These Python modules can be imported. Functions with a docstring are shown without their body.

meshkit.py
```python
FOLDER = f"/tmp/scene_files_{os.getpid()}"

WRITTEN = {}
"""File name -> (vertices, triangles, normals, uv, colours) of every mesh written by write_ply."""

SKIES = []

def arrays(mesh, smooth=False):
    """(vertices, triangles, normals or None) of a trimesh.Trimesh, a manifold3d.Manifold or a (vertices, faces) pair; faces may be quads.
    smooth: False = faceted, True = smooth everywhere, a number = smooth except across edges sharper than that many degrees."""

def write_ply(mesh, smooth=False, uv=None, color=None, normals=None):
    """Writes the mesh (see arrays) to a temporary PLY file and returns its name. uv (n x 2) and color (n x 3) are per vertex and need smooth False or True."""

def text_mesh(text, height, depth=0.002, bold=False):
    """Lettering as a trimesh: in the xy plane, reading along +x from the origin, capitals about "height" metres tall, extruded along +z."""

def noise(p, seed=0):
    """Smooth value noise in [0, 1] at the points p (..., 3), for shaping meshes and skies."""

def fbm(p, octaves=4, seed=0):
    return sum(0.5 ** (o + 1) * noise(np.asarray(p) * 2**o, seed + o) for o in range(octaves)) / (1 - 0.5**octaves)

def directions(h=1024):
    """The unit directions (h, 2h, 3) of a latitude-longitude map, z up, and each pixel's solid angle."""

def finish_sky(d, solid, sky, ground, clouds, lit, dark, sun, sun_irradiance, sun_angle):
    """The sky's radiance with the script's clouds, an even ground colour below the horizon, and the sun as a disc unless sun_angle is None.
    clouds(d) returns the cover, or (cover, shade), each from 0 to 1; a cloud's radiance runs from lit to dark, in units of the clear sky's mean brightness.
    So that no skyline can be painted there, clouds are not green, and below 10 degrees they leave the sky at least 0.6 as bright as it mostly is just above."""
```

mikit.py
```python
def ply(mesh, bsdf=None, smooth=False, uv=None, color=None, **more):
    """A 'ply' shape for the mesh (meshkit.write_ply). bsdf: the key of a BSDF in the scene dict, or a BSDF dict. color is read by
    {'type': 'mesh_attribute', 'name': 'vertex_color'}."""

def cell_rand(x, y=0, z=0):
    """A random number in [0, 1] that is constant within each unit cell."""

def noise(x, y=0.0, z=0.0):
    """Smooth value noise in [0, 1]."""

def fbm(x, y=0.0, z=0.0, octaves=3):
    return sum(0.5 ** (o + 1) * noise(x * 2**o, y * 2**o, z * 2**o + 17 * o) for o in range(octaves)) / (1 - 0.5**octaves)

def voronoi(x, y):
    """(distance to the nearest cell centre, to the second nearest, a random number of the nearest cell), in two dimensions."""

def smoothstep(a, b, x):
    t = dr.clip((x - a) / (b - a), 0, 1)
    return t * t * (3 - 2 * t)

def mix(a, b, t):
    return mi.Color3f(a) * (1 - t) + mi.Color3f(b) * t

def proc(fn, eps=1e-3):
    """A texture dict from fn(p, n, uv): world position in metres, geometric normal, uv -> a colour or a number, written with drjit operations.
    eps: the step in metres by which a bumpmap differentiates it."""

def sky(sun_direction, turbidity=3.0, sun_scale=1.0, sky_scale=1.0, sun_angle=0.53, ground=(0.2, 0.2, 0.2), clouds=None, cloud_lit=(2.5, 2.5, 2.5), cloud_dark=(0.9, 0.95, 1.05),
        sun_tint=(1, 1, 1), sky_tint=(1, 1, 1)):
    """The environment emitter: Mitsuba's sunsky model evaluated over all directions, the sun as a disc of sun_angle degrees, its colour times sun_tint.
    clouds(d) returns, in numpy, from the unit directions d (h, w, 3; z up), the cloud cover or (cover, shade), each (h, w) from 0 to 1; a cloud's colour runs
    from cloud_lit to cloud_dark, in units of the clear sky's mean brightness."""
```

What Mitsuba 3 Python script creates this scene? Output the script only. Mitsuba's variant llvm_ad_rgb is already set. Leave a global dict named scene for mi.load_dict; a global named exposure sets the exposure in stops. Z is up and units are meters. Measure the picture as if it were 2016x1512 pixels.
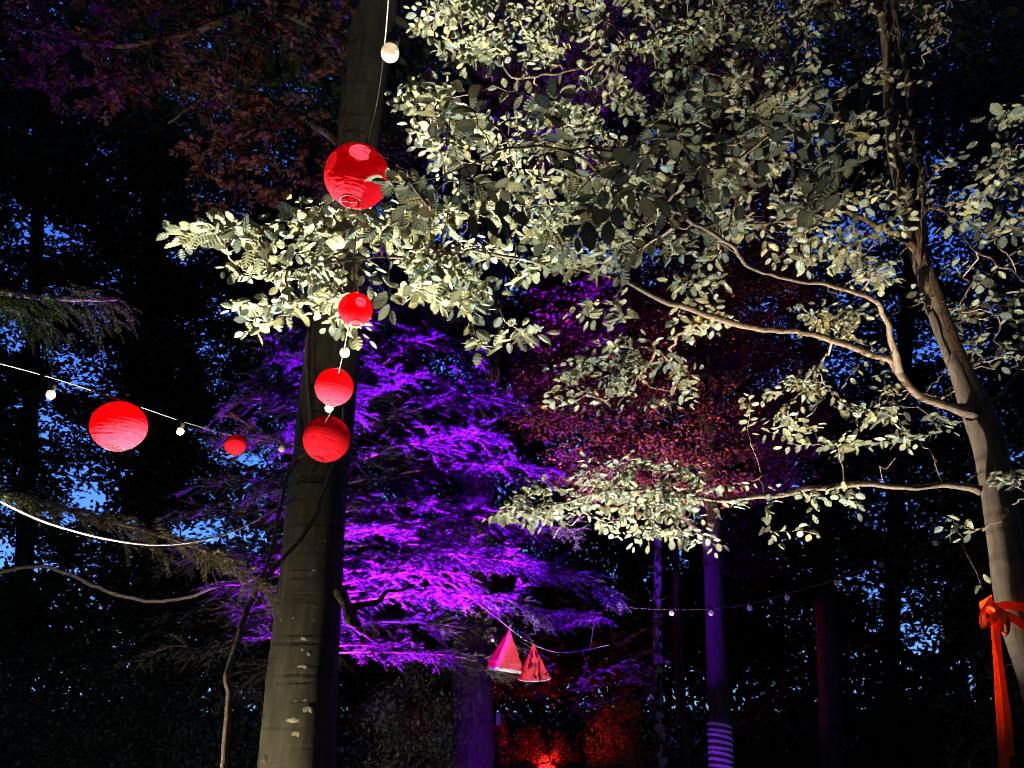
import math
import numpy as np
import trimesh
import drjit as dr
import mitsuba as mi
import mikit
import meshkit

T = mi.ScalarTransform4f
scene, labels = {}, {}

# ------------------------------------------------------------------ camera, sky, exposure, lamps
PITCH, FPX, EYE = math.radians(24.0), 1523.0, np.array([0.0, 0.0, 1.55])
FWD = np.array([0, math.cos(PITCH), math.sin(PITCH)])
UP = np.array([0, -math.sin(PITCH), math.cos(PITCH)])
RIGHT = np.array([1.0, 0, 0])
scene['camera'] = {
    'type': 'perspective', 'fov': math.degrees(2 * math.atan(1008 / FPX)), 'fov_axis': 'x',
    'near_clip': 0.05, 'far_clip': 400.0,
    'to_world': T().look_at(origin=EYE.tolist(), target=(EYE + FWD).tolist(), up=[0, 0, 1]),
}
exposure = 0.0
scene['sky'] = {**mikit.sky((0.3, -1.0, 0.10), turbidity=3, sun_scale=0.0, sky_scale=23.0, sky_tint=(0.105, 0.26, 1.0)),
                'sampling_weight': 0.7}


def spot(name, pos, aim, colour, power, beam, cutoff, weight=1.0):
    pos, aim = np.array(pos, float), np.array(aim, float)
    scene[name] = {'type': 'spot', 'to_world': T().look_at(origin=pos.tolist(), target=(pos + aim).tolist(), up=[0.13, 0.97, 0.21]),
                   'intensity': {'type': 'rgb', 'value': [power * c for c in colour]},
                   'beam_width': beam, 'cutoff_angle': cutoff, 'sampling_weight': weight}


# floodlights on the ground, some added as fills; housings are built at the end
WHITE = (1.0, 0.92, 0.71)
LAMPS = {
    # name: (position, aim, colour, power, beam, cutoff, weight)
    'white_lamp': ((-1.9, 5.9, 0.42), (-0.04, -0.50, 1.0), WHITE, 1400.0, 23, 34.5, 4.0),
    'lantern_fill': ((-2.1, 5.6, 0.42), (-0.08, 0.17, 1.0), WHITE, 250.0, 8, 25, 1.2),  # added fill for the lanterns the main beam leaves dark
    'spray_fill': ((-0.5, 3.5, 0.42), (1.3, 1.75, 3.3), (1.0, 0.93, 0.80), 200.0, 8, 14, 1.0),  # added fill for the sprays shaded below the long branch
    'green_fill': ((-5.4, 7.5, 0.42), (0.0, 0.22, 1.0), (0.7, 1.0, 0.4), 150.0, 12, 20, 0.5),  # made-up green fill for the upper fir boughs
    'trunk_fill': ((-3.5, 7.25, 0.42), (1.2, 1.5, 0.95), (1.0, 0.9, 0.62), 44.0, 26, 88, 1.0),  # added fill for the lower part of the tall trunk
    'low_lamp': ((1.3, 5.7, 0.42), (0.08, -0.27, 1.0), (1.0, 0.92, 0.78), 290.0, 22, 46, 2.5),
    'purple_lamp': ((-1.9, 11.7, 0.42), (-0.08, 0.0, 1.0), (0.25, 0.003, 1.0), 1150.0, 28, 39, 2.0),
    'front_purple_fill': ((-0.6, 9.2, 0.42), (-0.9, 2.8, 5.4), (0.17, 0.003, 1.0), 5200.0, 20, 26, 2.5),  # added fill that brightens the upper conifer
    'violet_trunk_fill': ((0.25, 13.4, 0.42), (-1.0, 2.6, 0.9), (0.20, 0.004, 1.0), 22.0, 18, 34, 0.7),  # added fill for the thick trunk behind the conifer
    'violet_lamp': ((1.5, 13.0, 0.42), (0.20, 0.10, 1.0), (0.14, 0.004, 1.0), 200.0, 22, 42, 1.5),
    'warm_lamp': ((2.4, 12.8, 0.42), (-0.04, 0.10, 1.0), (1.0, 0.60, 0.42), 480.0, 14, 24, 1.5),
    'tape_fill': ((2.6, 12.8, 0.42), (0.96, 1.7, 0.74), (0.24, 0.02, 1.0), 11.0, 9, 16, 0.6),  # added fill aimed at the tape bands
    'beech_fill': ((0.6, 3.4, 0.42), (1.85, 1.6, 4.7), (1.0, 0.76, 0.50), 210.0, 9, 17, 1.0),  # added fill for the upper beech trunk
    'cone_fill': ((1.3, 7.5, 0.42), (-1.18, 4.1, 2.0), (1.0, 0.80, 0.62), 420.0, 5.5, 8, 0.8),  # added narrow fill for the two cones
    'side_violet_fill': ((1.9, 12.6, 0.42), (-0.33, -0.12, 1.0), (0.13, 0.003, 1.0), 420.0, 18, 27, 1.0),  # added fill for the right-hand conifer tips
    'maroon_lamp': ((-5.0, 9.0, 0.42), (0.16, -0.10, 1.0), (1.0, 0.07, 0.18), 120.0, 11, 18, 0.8),
    'teal_lamp': ((-6.5, 13.0, 0.42), (-0.3, 1.0, 0.25), (0.015, 0.34, 0.40), 9.0, 40, 70, 0.6),
}
for k_, a_ in LAMPS.items():
    spot(k_, *a_)

# ------------------------------------------------------------------ helpers
def at(u, v, Y):
    """The world point seen at pixel (u, v) of the 2016 x 1512 photograph at world distance y = Y."""
    r = FWD + RIGHT * (u - 1008) / FPX + UP * (756 - v) / FPX
    return EYE + r * (Y / r[1])


def project(p):
    q = np.asarray(p, float) - EYE
    z = q @ FWD
    return np.stack([1008 + FPX * (q @ RIGHT) / z, 756 - FPX * (q @ UP) / z, z], -1)


def px(w, p):
    """w pixels as metres at the point p."""
    return w * project(p)[2] / FPX


def nrm(a):
    a = np.asarray(a, float)
    return a / np.maximum(np.linalg.norm(a, axis=-1, keepdims=True), 1e-9)


def spline(pts, step):
    """Catmull-Rom resampling; extra columns (radii) are carried along."""
    p = np.asarray(pts, float)
    q = np.vstack([2 * p[0] - p[1], p, 2 * p[-1] - p[-2]])
    out = []
    for i in range(len(p) - 1):
        a, b, c, d = q[i:i + 4]
        n = max(1, int(math.ceil(np.linalg.norm((c - b)[:3]) / step)))
        t = (np.arange(n) / n)[:, None]
        out.append(0.5 * (2 * b + (c - a) * t + (2 * a - 5 * b + 4 * c - d) * t**2 + (3 * b - a - 3 * c + d) * t**3))
    return np.vstack(out + [p[-1:]])


def tube(pts, radii, sides=8, cap=True, wobble=0.0, seed=0):
    p = np.asarray(pts, float)
    r = np.broadcast_to(np.asarray(radii, float), (len(p),))
    t = nrm(np.gradient(p, axis=0))
    a = np.zeros_like(p)
    ref = np.cross(t[0], [0, 0, 1.0] if abs(t[0, 2]) < 0.9 else [1.0, 0, 0])
    for i in range(len(p)):
        ref = ref - t[i] * (ref @ t[i])
        ref = ref / max(np.linalg.norm(ref), 1e-9)
        a[i] = ref
    b = np.cross(t, a)
    ang = np.arange(sides) * 2 * math.pi / sides
    dirs = np.cos(ang)[None, :, None] * a[:, None] + np.sin(ang)[None, :, None] * b[:, None]
    rr = np.repeat(r[:, None], sides, 1)
    v = p[:, None] + rr[..., None] * dirs
    if wobble:
        n = meshkit.fbm(v.reshape(-1, 3) * np.array([1, 1, 0.5]) / max(r.max(), 1e-4) * 0.9, 3, seed).reshape(len(p), sides) - 0.5
        v = p[:, None] + (rr * (1 + wobble * 2 * n))[..., None] * dirs
    i, j = np.meshgrid(np.arange(len(p) - 1), np.arange(sides), indexing='ij')
    k = (j + 1) % sides
    q = np.stack([i * sides + j, i * sides + k, (i + 1) * sides + k, (i + 1) * sides + j], -1).reshape(-1, 4)
    v = v.reshape(-1, 3)
    f = np.vstack([q[:, [0, 1, 2]], q[:, [0, 2, 3]]])
    if cap:
        n0 = len(v)
        v = np.vstack([v, p[:1], p[-1:]])
        jj = np.arange(sides)
        f = np.vstack([f, np.stack([jj * 0 + n0, (jj + 1) % sides, jj], 1),
                       np.stack([jj * 0 + n0 + 1, jj + (len(p) - 1) * sides, (jj + 1) % sides + (len(p) - 1) * sides], 1)])
    return v, f


def join(parts):
    vs, fs, n = [], [], 0
    for v, f in parts:
        vs.append(v)
        fs.append(np.asarray(f) + n)
        n += len(v)
    return np.vstack(vs), np.vstack(fs)


def put(key, mesh, bsdf, smooth=40, color=None, **lab):
    scene[key] = mikit.ply(mesh, bsdf, smooth=smooth, color=color)
    if lab:
        labels[key] = lab


def name(key):
    if key not in scene and key not in labels and not any(k.startswith(key + '__') for k in scene):
        return key
    n = 1
    while f'{key}_{n:03d}' in scene or f'{key}_{n:03d}' in labels or any(k.startswith(f'{key}_{n:03d}__') for k in scene):
        n += 1
    return f'{key}_{n:03d}'


def thing(key, label, category, group=None):
    key = name(key)
    labels[key] = {'label': label, 'category': category}
    if group:
        labels[key]['group'] = group
    return key


# ------------------------------------------------------------------ materials
def two(d):
    return {'type': 'twosided', 'bsdf': d}


def principled(rgb, rough=0.6, spec=0.4, **k):
    return two({'type': 'principled', 'base_color': rgb if isinstance(rgb, dict) else {'type': 'rgb', 'value': list(rgb)}, 'roughness': rough, 'specular': spec, **k})


VC = {'type': 'mesh_attribute', 'name': 'vertex_color'}
scene['beech_leaf'] = {'type': 'principledthin', 'base_color': VC, 'roughness': 0.42, 'spec_trans': 0.0, 'diff_trans': 0.75, 'eta': 1.35}
scene['needle'] = {'type': 'principledthin', 'base_color': VC, 'roughness': 0.5, 'spec_trans': 0.0, 'diff_trans': 0.5, 'eta': 1.3}
scene['small_leaf'] = {'type': 'principledthin', 'base_color': VC, 'roughness': 0.45, 'spec_trans': 0.0, 'diff_trans': 0.5, 'eta': 1.35}
scene['far_leaf'] = two({'type': 'diffuse', 'reflectance': VC})


def bark_fn(dark, light, vs, hs, fine):
    def fn(p, n, uv):
        streak = mikit.fbm(p.x * vs, p.y * vs, p.z * vs * 0.12, 3)
        band = mikit.noise(p.x * 2.2 + 3, p.y * 2.2, p.z * hs)
        band = mikit.smoothstep(0.72, 0.86, band) * mikit.noise(p.x * 5, p.y * 5, p.z * 2.0)
        speck = mikit.noise(p.x * fine, p.y * fine, p.z * fine)
        t = dr.clip(streak * 0.9 + 0.35 * speck - 0.2 - 0.6 * band, 0, 1)
        return mikit.mix(dark, light, t)
    return mikit.proc(fn)


def bark_bump(vs, hs, amp=1.0):
    def fn(p, n, uv):
        a = mikit.fbm(p.x * vs, p.y * vs, p.z * vs * 0.25, 3)
        b = mikit.smoothstep(0.66, 0.8, mikit.noise(p.x * 2.2 + 3, p.y * 2.2, p.z * hs + 0.7 * mikit.noise(p.x * 6, p.y * 6, 0)))
        return a * 0.6 - b * 0.9
    return mikit.proc(fn, eps=2e-3)


scene['smooth_bark'] = two({'type': 'bumpmap', 'arbitrary': bark_bump(22, 26), 'scale': 0.007,
                            'bsdf': {'type': 'principled', 'base_color': bark_fn((0.013, 0.0115, 0.007), (0.062, 0.055, 0.037), 16, 22, 160), 'roughness': 0.8, 'specular': 0.2}})
scene['beech_bark'] = two({'type': 'bumpmap', 'arbitrary': bark_bump(60, 14), 'scale': 0.0022,
                           'bsdf': {'type': 'principled', 'base_color': bark_fn((0.036, 0.026, 0.018), (0.12, 0.088, 0.060), 40, 18, 260), 'roughness': 0.7, 'specular': 0.25}})
scene['twig_bark'] = principled((0.16, 0.11, 0.075), 0.6)
scene['conifer_bark'] = two({'type': 'bumpmap', 'arbitrary': bark_bump(30, 12), 'scale': 0.02,
                             'bsdf': {'type': 'principled', 'base_color': bark_fn((0.035, 0.026, 0.02), (0.12, 0.095, 0.08), 24, 9, 120), 'roughness': 0.85, 'specular': 0.15}})
scene['conifer_branch_bark'] = principled((0.30, 0.22, 0.19), 0.75, 0.2)
scene['far_bark'] = principled((0.03, 0.025, 0.02), 0.9, 0.1)


def mottle(p, n, uv):
    a = mikit.fbm(p.x * 14, p.y * 14, p.z * 9, 3)
    return mikit.mix((0.03, 0.028, 0.02), (0.36, 0.33, 0.26), mikit.smoothstep(0.42, 0.62, a))


scene['mottled_bark'] = principled(mikit.proc(mottle), 0.85, 0.15)
scene['lichen'] = principled((0.30, 0.28, 0.215), 0.9, 0.1)


def ground_fn(p, n, uv):
    a = mikit.fbm(p.x * 1.3, p.y * 1.3, 0, 4)
    return mikit.mix((0.018, 0.016, 0.010), (0.05, 0.05, 0.025), a)


scene['soil'] = principled(mikit.proc(ground_fn), 0.95, 0.1)
scene['red_cloth'] = {'type': 'principledthin', 'base_color': {'type': 'rgb', 'value': [0.72, 0.015, 0.032]}, 'roughness': 0.38, 'spec_trans': 0.0,
                      'diff_trans': 1.0, 'eta': 1.5}
scene['cone_cloth'] = {'type': 'principledthin', 'base_color': {'type': 'rgb', 'value': [0.75, 0.03, 0.05]}, 'roughness': 0.5, 'spec_trans': 0.0, 'diff_trans': 0.6, 'eta': 1.5}
scene['pale_hem'] = principled((0.72, 0.55, 0.50), 0.7)
scene['wire'] = principled((0.22, 0.02, 0.02), 0.6)
scene['opal_glass'] = {'type': 'principledthin', 'base_color': {'type': 'rgb', 'value': [0.74, 0.70, 0.62]}, 'roughness': 0.3, 'spec_trans': 0.0, 'diff_trans': 1.1, 'eta': 1.5}
scene['black_plastic'] = principled((0.012, 0.012, 0.012), 0.45)
scene['brown_plastic'] = principled((0.16, 0.10, 0.09), 0.5)
scene['cable_sheath'] = principled((0.05, 0.046, 0.04), 0.55)
scene['white_rope'] = principled((0.22, 0.21, 0.19), 0.8)
scene['ribbon_satin'] = {'type': 'principledthin', 'base_color': {'type': 'rgb', 'value': [0.86, 0.135, 0.02]}, 'roughness': 0.4, 'spec_trans': 0.0, 'diff_trans': 0.5, 'eta': 1.4}
scene['tape'] = principled((0.5, 0.48, 0.5), 0.6)
scene['lamp_metal'] = principled((0.02, 0.02, 0.022), 0.4, metallic=0.4)
scene['lamp_glass'] = principled((0.5, 0.5, 0.5), 0.15)
scene['board_paint'] = principled((0.55, 0.5, 0.6), 0.6)

# ------------------------------------------------------------------ leaves
def hi_leaf(veins, fold, pleat, curl, width):
    """A serrated, pleated beech-like leaf: length 1 along x, normal +z. Returns vertices, triangles, tone per vertex."""
    n = 2 * veins + 1
    t = np.linspace(0, 1, n)
    w = width * t**0.68 * (1 - t)**1.0 / 0.40
    w[0], w[-1] = 0.0, 0.0
    odd = (np.arange(n) % 2 == 1)
    mid = np.stack([t, t * 0, -curl * t**2], 1)
    vs, tone = [mid], [np.full(n, 1.35)]
    for s in (1, -1):
        tip = w * np.where(odd, 1.08, 0.93)
        x = t + 0.11 * np.sin(math.pi * t) + np.where(odd, 0.018, 0)
        y = s * tip
        z = fold * tip - curl * x**2 + np.where(odd, pleat, -pleat) * (w > 0) - 0.25 * tip**2
        vs.append(np.stack([np.minimum(x, 1.0), y, z], 1))
        tone.append(np.where(odd, 1.08, 0.92))
    v = np.vstack(vs)
    f = []
    for s in (0, 1):
        o = n * (s + 1)
        for i in range(n - 1):
            q = [i, i + 1, o + i + 1, o + i]
            if s:
                q = q[::-1]
            if i > 0 or True:
                f += [[q[0], q[1], q[2]], [q[0], q[2], q[3]]]
    v = v - [0, 0, 0]
    f = np.array(f)
    keep = np.array([np.linalg.norm(np.cross(v[b] - v[a], v[c] - v[a])) > 1e-7 for a, b, c in f])
    return v, f[keep], np.concatenate(tone)


HI = [hi_leaf(7, 0.22, 0.016, 0.10, 0.36), hi_leaf(7, 0.08, 0.014, 0.18, 0.39), hi_leaf(6, 0.40, 0.018, 0.05, 0.34), hi_leaf(7, -0.10, 0.014, 0.22, 0.37)]
FINE = [hi_leaf(5, 0.22, 0.018, 0.10, 0.36), hi_leaf(5, 0.06, 0.016, 0.20, 0.39), hi_leaf(5, 0.42, 0.018, 0.05, 0.34), hi_leaf(5, -0.12, 0.016, 0.26, 0.37)]
MIDLEAF = (np.array([[0, 0, 0], [0.3, 0.27, 0.05], [0.3, 0, 0], [0.3, -0.27, 0.05], [0.68, 0.22, 0.02], [0.68, 0, -0.03], [0.68, -0.22, 0.02], [1, 0, -0.1]], float),
           np.array([[0, 2, 1], [0, 3, 2], [1, 2, 5], [1, 5, 4], [2, 3, 6], [2, 6, 5], [4, 5, 7], [5, 6, 7]]), np.ones(8))
LOLEAF = (np.array([[0, 0, 0], [0.45, 0.30, 0.06], [1, 0, -0.05], [0.5, -0.30, 0.06]], float), np.array([[0, 2, 1], [0, 3, 2]]), np.ones(4))


def place(template, pos, along, normal, size, tint):
    """Copies of a leaf template; tint (n, 3) is each leaf's own colour. Returns (v, f, colour)."""
    tv, tf, tone = template
    x = nrm(along)
    z = normal - x * (normal * x).sum(1, keepdims=True)
    z = nrm(z)
    y = np.cross(z, x)
    s = np.asarray(size)[:, None, None]
    vary = np.random.default_rng(len(pos) + int(abs(float(pos[0, 0])) * 1e4))
    wide = vary.uniform(0.72, 1.16, len(pos))[:, None, None]
    bent = vary.uniform(-0.6, 2.8, len(pos))[:, None, None]
    v = pos[:, None] + s * (tv[None, :, 0:1] * x[:, None] + wide * tv[None, :, 1:2] * y[:, None] + bent * tv[None, :, 2:3] * z[:, None])
    f = tf[None] + (np.arange(len(pos)) * len(tv))[:, None, None]
    c = tint[:, None, :] * tone[None, :, None]
    return v.reshape(-1, 3), f.reshape(-1, 3), c.reshape(-1, 3)


def tints(rng, n, base, spread=0.25, warm=0.15):
    b = np.asarray(base, float)[None] * np.exp(rng.normal(0, spread, (n, 1)))
    w = rng.normal(0, warm, (n, 1))
    return np.clip(b * np.hstack([1 + w, 1 + 0.3 * w, 1 - w]), 0.002, 0.9)


def rand_unit(rng, n):
    return nrm(rng.normal(size=(n, 3)))


# ------------------------------------------------------------------ twig growth
class Skeleton:
    """Limbs drawn by hand, then twigs that grow from the nearest wood to each target point."""

    def __init__(self):
        self.p, self.parent, self.own, self.lines = np.zeros((0, 3)), [], [], []

    def limb(self, pts):
        n0 = len(self.p)
        self.p = np.vstack([self.p, pts])
        self.parent += [-1] * len(pts)
        return n0

    def grow(self, targets, rng, up=0.25, bend=0.10, steps=5):
        d0 = np.min(np.linalg.norm(targets[:, None] - self.p[None, ::3], axis=2), axis=1)
        ends, dirs = np.zeros_like(targets), np.zeros_like(targets)
        for k in np.argsort(d0):
            t = targets[k]
            d = np.linalg.norm(self.p - t, axis=1)
            i = int(np.argmin(d))
            a = self.p[i]
            L = d[i]
            s = np.linspace(0, 1, steps + 1)[1:, None]
            q = a + (t - a) * s
            q += np.sin(math.pi * s) * np.array([0, 0, up * 0.3 * L]) + rng.normal(0, bend * L / 2, (steps, 3)) * np.sin(math.pi * s)
            n0 = len(self.p)
            self.p = np.vstack([self.p, q])
            self.parent += [i] + list(range(n0, n0 + steps - 1))
            self.lines.append((i, n0, steps))
            ends[k] = q[-1]
            dirs[k] = q[-1] - q[-2]
        return ends, nrm(dirs)

    def twigs(self, r0=0.0016, power=0.42, sides=4, rmax=0.03):
        w = np.zeros(len(self.p))
        par = np.array(self.parent)
        for i, n0, steps in self.lines:
            w[n0 + steps - 1] += 1
        for i in range(len(self.p) - 1, -1, -1):
            if par[i] >= 0:
                w[par[i]] += w[i]
        out = []
        for i, n0, steps in self.lines:
            pts = np.vstack([self.p[i:i + 1], self.p[n0:n0 + steps]])
            r = np.minimum(r0 * np.maximum(w[n0:n0 + steps], 1) ** power, rmax)
            r = np.concatenate([r[:1], r])
            out.append(tube(pts, r, sides, cap=False))
        return join(out)


def shoot_leaves(ends, dirs, rng, length, per, size, flat=0.55, droop=0.15, tilt=0.35, loose=0.33, lean=0.0):
    """Leaves set alternately along each shoot, in a near-horizontal spray."""
    d = dirs * np.array([1, 1, flat])
    d = nrm(d + rng.normal(0, 0.18, d.shape))
    pos, along, normal, sz = [], [], [], []
    n = len(ends)
    up = nrm(np.array([0, lean, 1.0]) + rng.normal(0, tilt, (n, 3)))
    side = nrm(np.cross(up, d))
    for k in range(per):
        s = (k + 0.4) / per
        sgn = 1 if k % 2 else -1
        last = k == per - 1
        p = ends + d * (length * (s - 0.55)) - np.array([0, 0, droop]) * (length * s * s) * 0.6
        a = d * (1.0 if last else 0.62) + side * sgn * (0.1 if last else 0.85)
        a = nrm(a + rng.normal(0, 0.16, a.shape) - np.array([0, 0, droop + 0.12]))
        pos.append(p + a * 0.008)
        along.append(a)
        normal.append(nrm(up + rng.normal(0, loose, a.shape)))
        sz.append(size * (0.72 + 0.42 * math.sin(math.pi * min(0.9, s * 0.75 + 0.15))) * rng.uniform(0.8, 1.18, n))
    return np.vstack(pos), np.vstack(along), np.vstack(normal), np.concatenate(sz)


def region(rng, n, poly, y0, y1):
    """n points seen inside the pixel polygon, at depths between y0 and y1."""
    from shapely import Polygon, contains_xy
    P = Polygon(poly)
    x0, a, x1, b = P.bounds
    out = []
    while len(out) < n:
        u, v = rng.uniform(x0, x1), rng.uniform(a, b)
        if contains_xy(P, u, v):
            out.append(at(u, v, rng.uniform(y0, y1)))
    return np.array(out)


def limb_mesh(pts, step=0.06, sides=8, wobble=0.05, seed=0, jitter=0.0):
    """pts: rows (u, v, Y, width in pixels)."""
    q = []
    for u, v, Y, w in pts:
        p = at(u, v, Y)
        q.append([*p, px(w, p) / 2])
    s = spline(q, step)
    if jitter:
        s[:, :3] += jitter * (np.stack([meshkit.fbm(s[:, :3] * 6 + k * 31, 2, k + seed) for k in range(3)], 1) - 0.5)
    return s[:, :3], tube(s[:, :3], np.maximum(s[:, 3], 0.001), sides, wobble=wobble, seed=seed)

# ------------------------------------------------------------------ ground
def ground_z(x, y):
    return 0.028 * np.maximum(y - 7, 0) + 0.10 * (meshkit.fbm(np.stack([x * 0.35, y * 0.35, x * 0], -1), 3, 5) - 0.5)


def build_ground():
    g = np.concatenate([np.linspace(-150, -34, 10), np.linspace(-32, 32, 97), np.linspace(34, 150, 10)])
    h = np.concatenate([np.linspace(-100, -14, 8), np.linspace(-12, 44, 85), np.linspace(46, 170, 12)])
    X, Y = np.meshgrid(g, h, indexing='ij')
    v = np.stack([X, Y, ground_z(X, Y)], -1).reshape(-1, 3)
    i, j = np.meshgrid(np.arange(len(g) - 1), np.arange(len(h) - 1), indexing='ij')
    m = len(h)
    q = np.stack([i * m + j, (i + 1) * m + j, (i + 1) * m + j + 1, i * m + j + 1], -1).reshape(-1, 4)
    put('ground', (v, np.vstack([q[:, [0, 1, 2]], q[:, [0, 2, 3]]])), 'soil', smooth=True, kind='structure', label='dark earth ground under the trees')


build_ground()


def foot(pts_px, Y):
    """Adds a ground point below the lowest hand-drawn trunk point."""
    u, v, _, w = pts_px[0]
    p = at(u, v, Y)
    z = float(ground_z(np.array(p[0]), np.array(p[1]))) - 0.15
    return p, z


def trunk_mesh(rows, sides=24, step=0.12, wobble=0.04, seed=0, flare=1.25, base=None):
    """A standing trunk from rows (u, v, Y, width px), first row lowest; it goes on down to the ground with a root flare."""
    q = []
    for u, v, Y, w in rows:
        p = at(u, v, Y)
        q.append([*p, px(w, p) / 2])
    q = np.array(q)
    d = (q[0, :3] - q[1, :3]) / max(q[1, 2] - q[0, 2], 1e-6)
    z0 = float(ground_z(q[0, 0], q[0, 1])) - 0.15
    low = []
    for s in (1.0, 0.5):
        z = q[0, 2] + (z0 - q[0, 2]) * s
        k = q[0, 2] - z
        low.append([q[0, 0] + d[0] * k * 0.5, q[0, 1] + d[1] * k * 0.5, z, q[0, 3] * (1 + (flare - 1) * s**2)])
    if q[0, 2] > z0 + 0.4:
        q = np.vstack([low, q])
    s = spline(q, step)
    return s, tube(s[:, :3], s[:, 3], sides, wobble=wobble, seed=seed)


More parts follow.
